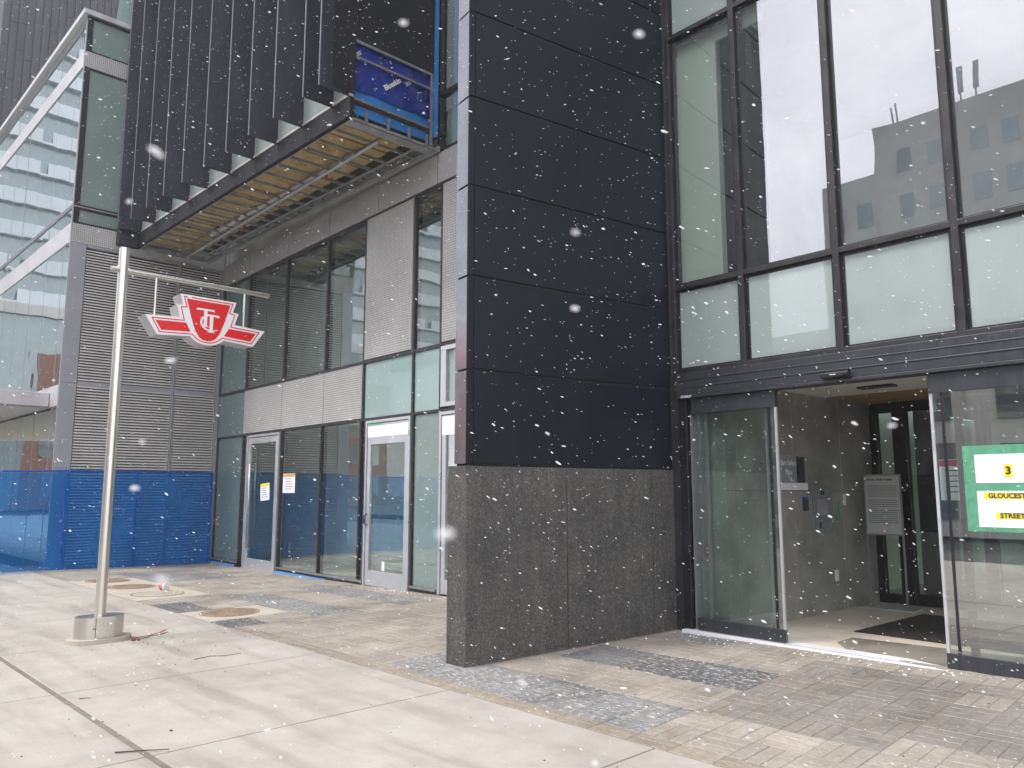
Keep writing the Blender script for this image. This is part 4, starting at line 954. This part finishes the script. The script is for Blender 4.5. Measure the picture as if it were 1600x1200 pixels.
# notices on the storefront glass
def notice(u0, u1, z0, z1, v, bandm, lab, tilt=0, lines=5, group='paper notices taped to the glass'):
    c = F((u0+u1)/2, v, (z0+z1)/2); e = empty('notice', c, lab, 'notice', FA, group)
    fr = MF @ Matrix.Translation(((u0+u1)/2, v, (z0+z1)/2)) @ Matrix.Rotation(tilt, 4, 'Y'); hw, hh = (u1-u0)/2, (z1-z0)/2
    q = M(fr); q.box(-hw, hw, -.003, 0, -hh, hh); q.build('sheet', 'paper', e)
    q = M(fr); q.box(-hw*.98, hw*.98, -.0045, -.0032, hh*.66, hh*.97); q.build('header_band', bandm, e)
    q = M(fr)
    for k in range(lines): q.box(-hw*.6, hw*rnd.uniform(.3, .7), -.0043, -.0032, hh*(.42 - k*.26), hh*(.42 - k*.26) + hh*.06)
    q.build('print', 'greyink', e)
notice(-10.92, -10.48, 1.40, 1.76, -.04, 'yellow', 'white notice with a yellow header taped crookedly on the glass door', R(-4))
notice(-9.92, -9.38, 1.56, 1.95, -.012, 'orangelabel', 'white notice with an orange header taped to the window right of the narrow door')
notice(2.77, 2.98, 1.52, 1.87, .02, 'redlabel', 'grey notice with a crimson corner behind the right sliding door')

# address sign on right sliding door
v_ = -.070; asg = empty('address_sign', F(3.33, v_, 1.62), 'green bordered paper sign reading 3 Gloucester Street on the right sliding door', 'sign', FA)
q = M(MF); q.box(2.995, 3.665, v_ - .004, v_, 1.27, 1.975); q.build('green_border', 'green', asg)
q = M(MF); q.box(3.085, 3.585, v_ - .0065, v_ - .0045, 1.665, 1.90); q.build('top_sheet', 'paper', asg)
q = M(MF); q.box(3.085, 3.585, v_ - .0065, v_ - .0045, 1.305, 1.60); q.build('bottom_sheet', 'paper', asg)
q = M(MF); q.box(3.300, 3.360, v_ - .008, v_ - .007, 1.71, 1.815); q.box(3.135, 3.535, v_ - .008, v_ - .007, 1.535, 1.585); q.box(3.215, 3.455, v_ - .008, v_ - .007, 1.375, 1.425); q.build('highlight', 'yellow', asg)
q = M(); xd = MF.to_3x3() @ Vector((1, 0, 0))
text_into(q, '3', .085, frame_of(F(3.33, v_ - .0092, 1.762), xd, (0, 0, 1)), .0008, 0, .003)
text_into(q, 'GLOUCESTER', .054, frame_of(F(3.335, v_ - .0092, 1.560), xd, (0, 0, 1)), .0008, 0, .0018)
text_into(q, 'STREET', .054, frame_of(F(3.335, v_ - .0092, 1.400), xd, (0, 0, 1)), .0008, 0, .0018); q.build('lettering', 'ink', asg)

# poster stand in the vestibule
st = empty('poster_stand', F(.92, 3.07, .12), 'freestanding metal poster stand with a printed white notice by the lobby wall', 'poster stand', FA)
q = M(MF)
for u_ in (.695, 1.15): q.box(u_ - .010, u_ + .010, 3.08, 3.10, .13, 1.80)
q.box(.685, 1.16, 3.078, 3.102, 1.795, 1.815); q.box(.685, 1.16, 3.078, 3.102, 1.035, 1.055); q.build('frame', 'alu', st)
q = M(MF); q.prism([(.62, 2.90), (1.30, 2.90), (1.24, 3.3), (.68, 3.3)], 'z', .119, .135); q.build('foot_plate', 'galv', st, bevel=.003)
q = M(MF); q.box(.706, 1.139, 3.072, 3.082, 1.055, 1.795); q.build('poster', 'poster', st)
q = M(MF); z = 1.66
while z > 1.14:
    if rnd.random() > .12: q.box(.735, 1.11 - (rnd.random() < .2) * .25, 3.0695, 3.0715, z, z + .008)
    z -= .026
q.build('print', 'greyink', st)
q = M(); text_into(q, 'NOTICE - COVID-19 Safety', .030, frame_of(F(.885, 3.0705, 1.745), xd, (0, 0, 1)), .0006, 0, .0012); q.build('heading', 'ink', st)
q = M(MF); q.box(1.40, 3.45, 1.10, 2.90, .1185, .127); tag(q.build('entrance_mat', 'mat', origin=F(2.2, 2, .119), bevel=.003), 'dark brown entrance mat on the vestibule floor', 'mat')
WX = .573
def wallthing(name, parts, va, vb, za, zb, lab, cat):
    e = empty(name, F(WX, (va+vb)/2, za), lab, cat, FA)
    for nm, m, bx_ in parts:
        q = M(MF); q.box(*bx_); q.build(nm, m, e, bevel=.002)
    return e
fb = wallthing('document_holder', [('back_plate', 'grey_panel', (WX+.001, WX+.012, 1.20, 1.66, 1.70, 2.03)), ('tray', 'white', (WX+.001, WX+.06, 1.20, 1.72, 1.61, 1.695)), ('black_binder', 'dark_plastic', (WX+.013, WX+.04, 1.56, 1.70, 1.70, 2.01))], 1.2, 1.7, 1.6, 2.0, 'fire safety plan holder with white tray on the lobby wall', 'document holder')
q = M(); vd = MF.to_3x3() @ Vector((0, 1, 0))
text_into(q, 'Fire Safety', .085, frame_of(F(WX+.0135, 1.37, 1.93), vd, (0, 0, 1)), .0008, 0, .001); text_into(q, 'Plan', .085, frame_of(F(WX+.0135, 1.37, 1.82), vd, (0, 0, 1)), .0008, 0, .001)
text_into(q, 'A', .07, frame_of(F(WX+.0135, 1.42, 1.735), vd, (0, 0, 1)), .0008, 0, .003); q.build('lettering', 'white', fb)
wallthing('card_reader', [('case', 'dark_plastic', (WX+.001, WX+.022, 1.68, 1.79, 1.36, 1.50)), ('blue_light', 'bluelamp', (WX+.001, WX+.024, 1.685, 1.785, 1.502, 1.525))], 1.68, 1.8, 1.36, 1.52, 'small black card reader with a blue light on the lobby wall', 'card reader')
wallthing('intercom_panel', [('plate', 'track', (WX+.001, WX+.014, 1.92, 2.40, 1.08, 1.66)), ('camera_window', 'dark_plastic', (WX+.0145, WX+.017, 2.10, 2.20, 1.55, 1.60)), ('screen', 'grey_conc', (WX+.0145, WX+.016, 2.02, 2.28, 1.30, 1.50)), ('keypad', 'dark_plastic', (WX+.0145, WX+.017, 2.04, 2.09, 1.14, 1.21))], 1.92, 2.4, 1.08, 1.66, 'steel intercom panel with dark screen on the lobby wall', 'intercom')
wallthing('door_plate', [('plate', 'green', (WX+.001, WX+.02, 2.52, 2.57, 1.22, 1.47))], 2.5, 2.6, 1.2, 1.5, 'narrow green exit plate right of the intercom panel', 'exit button')
wallthing('light_switch', [('plate', 'paper', (WX+.001, WX+.012, 2.70, 2.78, 1.42, 1.56)), ('rocker', 'white', (WX+.0125, WX+.016, 2.725, 2.755, 1.46, 1.52))], 2.7, 2.8, 1.4, 1.6, 'white light switch high on the lobby wall by the poster stand', 'light switch')
wallthing('wall_outlet', [('plate', 'paper', (WX+.001, WX+.010, 2.39, 2.48, .48, .62)), ('socket', 'white', (WX+.0105, WX+.013, 2.41, 2.46, .505, .595))], 2.4, 2.5, .48, .62, 'white power outlet low on the lobby wall', 'power outlet')
ms = empty('motion_sensor', F(1.97, -.14, 2.68), 'black tubular motion sensor on the door header', 'sensor', FA)
q = M(MF); q.box(1.83, 2.06, -.19, -.13, 2.665, 2.715); q.build('body', 'dark_plastic', ms, bevel=.012)
q = M(); q.tube([F(2.062, -.16, 2.69), F(2.105, -.16, 2.692)], .034, 16); q.build('end_cap', 'black_frame', ms)
q = M(MF); q.box(1.93, 1.99, -.1925, -.1905, 2.688, 2.694); q.build('marking', 'white', ms)

# ================================================================== FALLING SNOW (uncountable)
q = M()
ico = [(0,0,1),(.89,0,.45),(.28,.85,.45),(-.72,.53,.45),(-.72,-.53,.45),(.28,-.85,.45),(.72,.53,-.45),(-.28,.85,-.45),(-.89,0,-.45),(-.28,-.85,-.45),(.72,-.53,-.45),(0,0,-1)]
icf = [(0,1,2),(0,2,3),(0,3,4),(0,4,5),(0,5,1),(1,6,2),(2,7,3),(3,8,4),(4,9,5),(5,10,1),(6,7,2),(7,8,3),(8,9,4),(9,10,5),(10,6,1),(11,7,6),(11,8,7),(11,9,8),(11,10,9),(11,6,10)]
def flake(p, r, el):
    d = Vector((.80 + rnd.gauss(0, .25), .45 + rnd.gauss(0, .25), -.38 + rnd.gauss(0, .22))).normalized(); a = d.orthogonal().normalized(); b = d.cross(a)
    q.add([p + d*(x_*r*el*rnd.uniform(.8, 1.2)) + a*(y_*r*rnd.uniform(.7, 1.2)) + b*(z_*r*rnd.uniform(.7, 1.2)) for x_, y_, z_ in ico], icf, 0, True)
cz = cam.matrix_basis.to_3x3() @ Vector((0, 0, -1)); cp = Vector(cam.location)
cnt = 0
while cnt < 46000:
    p = Vector((rnd.uniform(-19, 3.5), rnd.uniform(-1.5, 8), rnd.uniform(.05, 13)))
    if p.y > facade_y(p.x) - .15: continue
    if p.x < -18.4 and p.y > 4.4: continue
    if -6.2 < p.x < -5.0 and p.y > 4.6: continue
    if p.z > 7 and p.y > 5.3 and p.x < -9.5: continue
    if (p - cp).length < 1.6: continue
    dd = (p - cp).length
    if dd > 5 and rnd.random() > 5/dd: continue
    flake(p, .0013 + .0017*rnd.random()**2.0, rnd.uniform(1.6, 4.0)); cnt += 1
cx_v = cam.matrix_basis.to_3x3()
for k in range(58):
    d_ = rnd.uniform(.13, .32) if k < 16 else rnd.uniform(.6, 2.8); v = cx_v @ Vector((rnd.uniform(-.68, .68)*d_, rnd.uniform(-.5, .5)*d_, -d_)); flake(cp + v, rnd.uniform(.0006, .0010) if k < 16 else rnd.uniform(.0009, .0016), rnd.uniform(1.4, 3.0))
sn = q.build('falling_snow', 'falling'); sn['label'] = 'falling snowflakes'; sn['kind'] = 'stuff'

# ================================================================== SNOWY AIR
q = M(); q.box(-124, 124, -124, 124, -1.3, 96)
hz, nt_, out_ = nodes_of('snowy_air'); pv_ = nt_.nodes.new('ShaderNodeVolumePrincipled')
pv_.inputs['Color'].default_value = (.93, .94, .97, 1); pv_.inputs['Density'].default_value = .0012; pv_.inputs['Anisotropy'].default_value = .2
nt_.links.new(pv_.outputs['Volume'], out_.inputs['Volume'])
h = q.build('haze', hz); h['kind'] = 'stuff'; h['label'] = 'thin white air full of fine snow'
sc.cycles.volume_bounces = 1
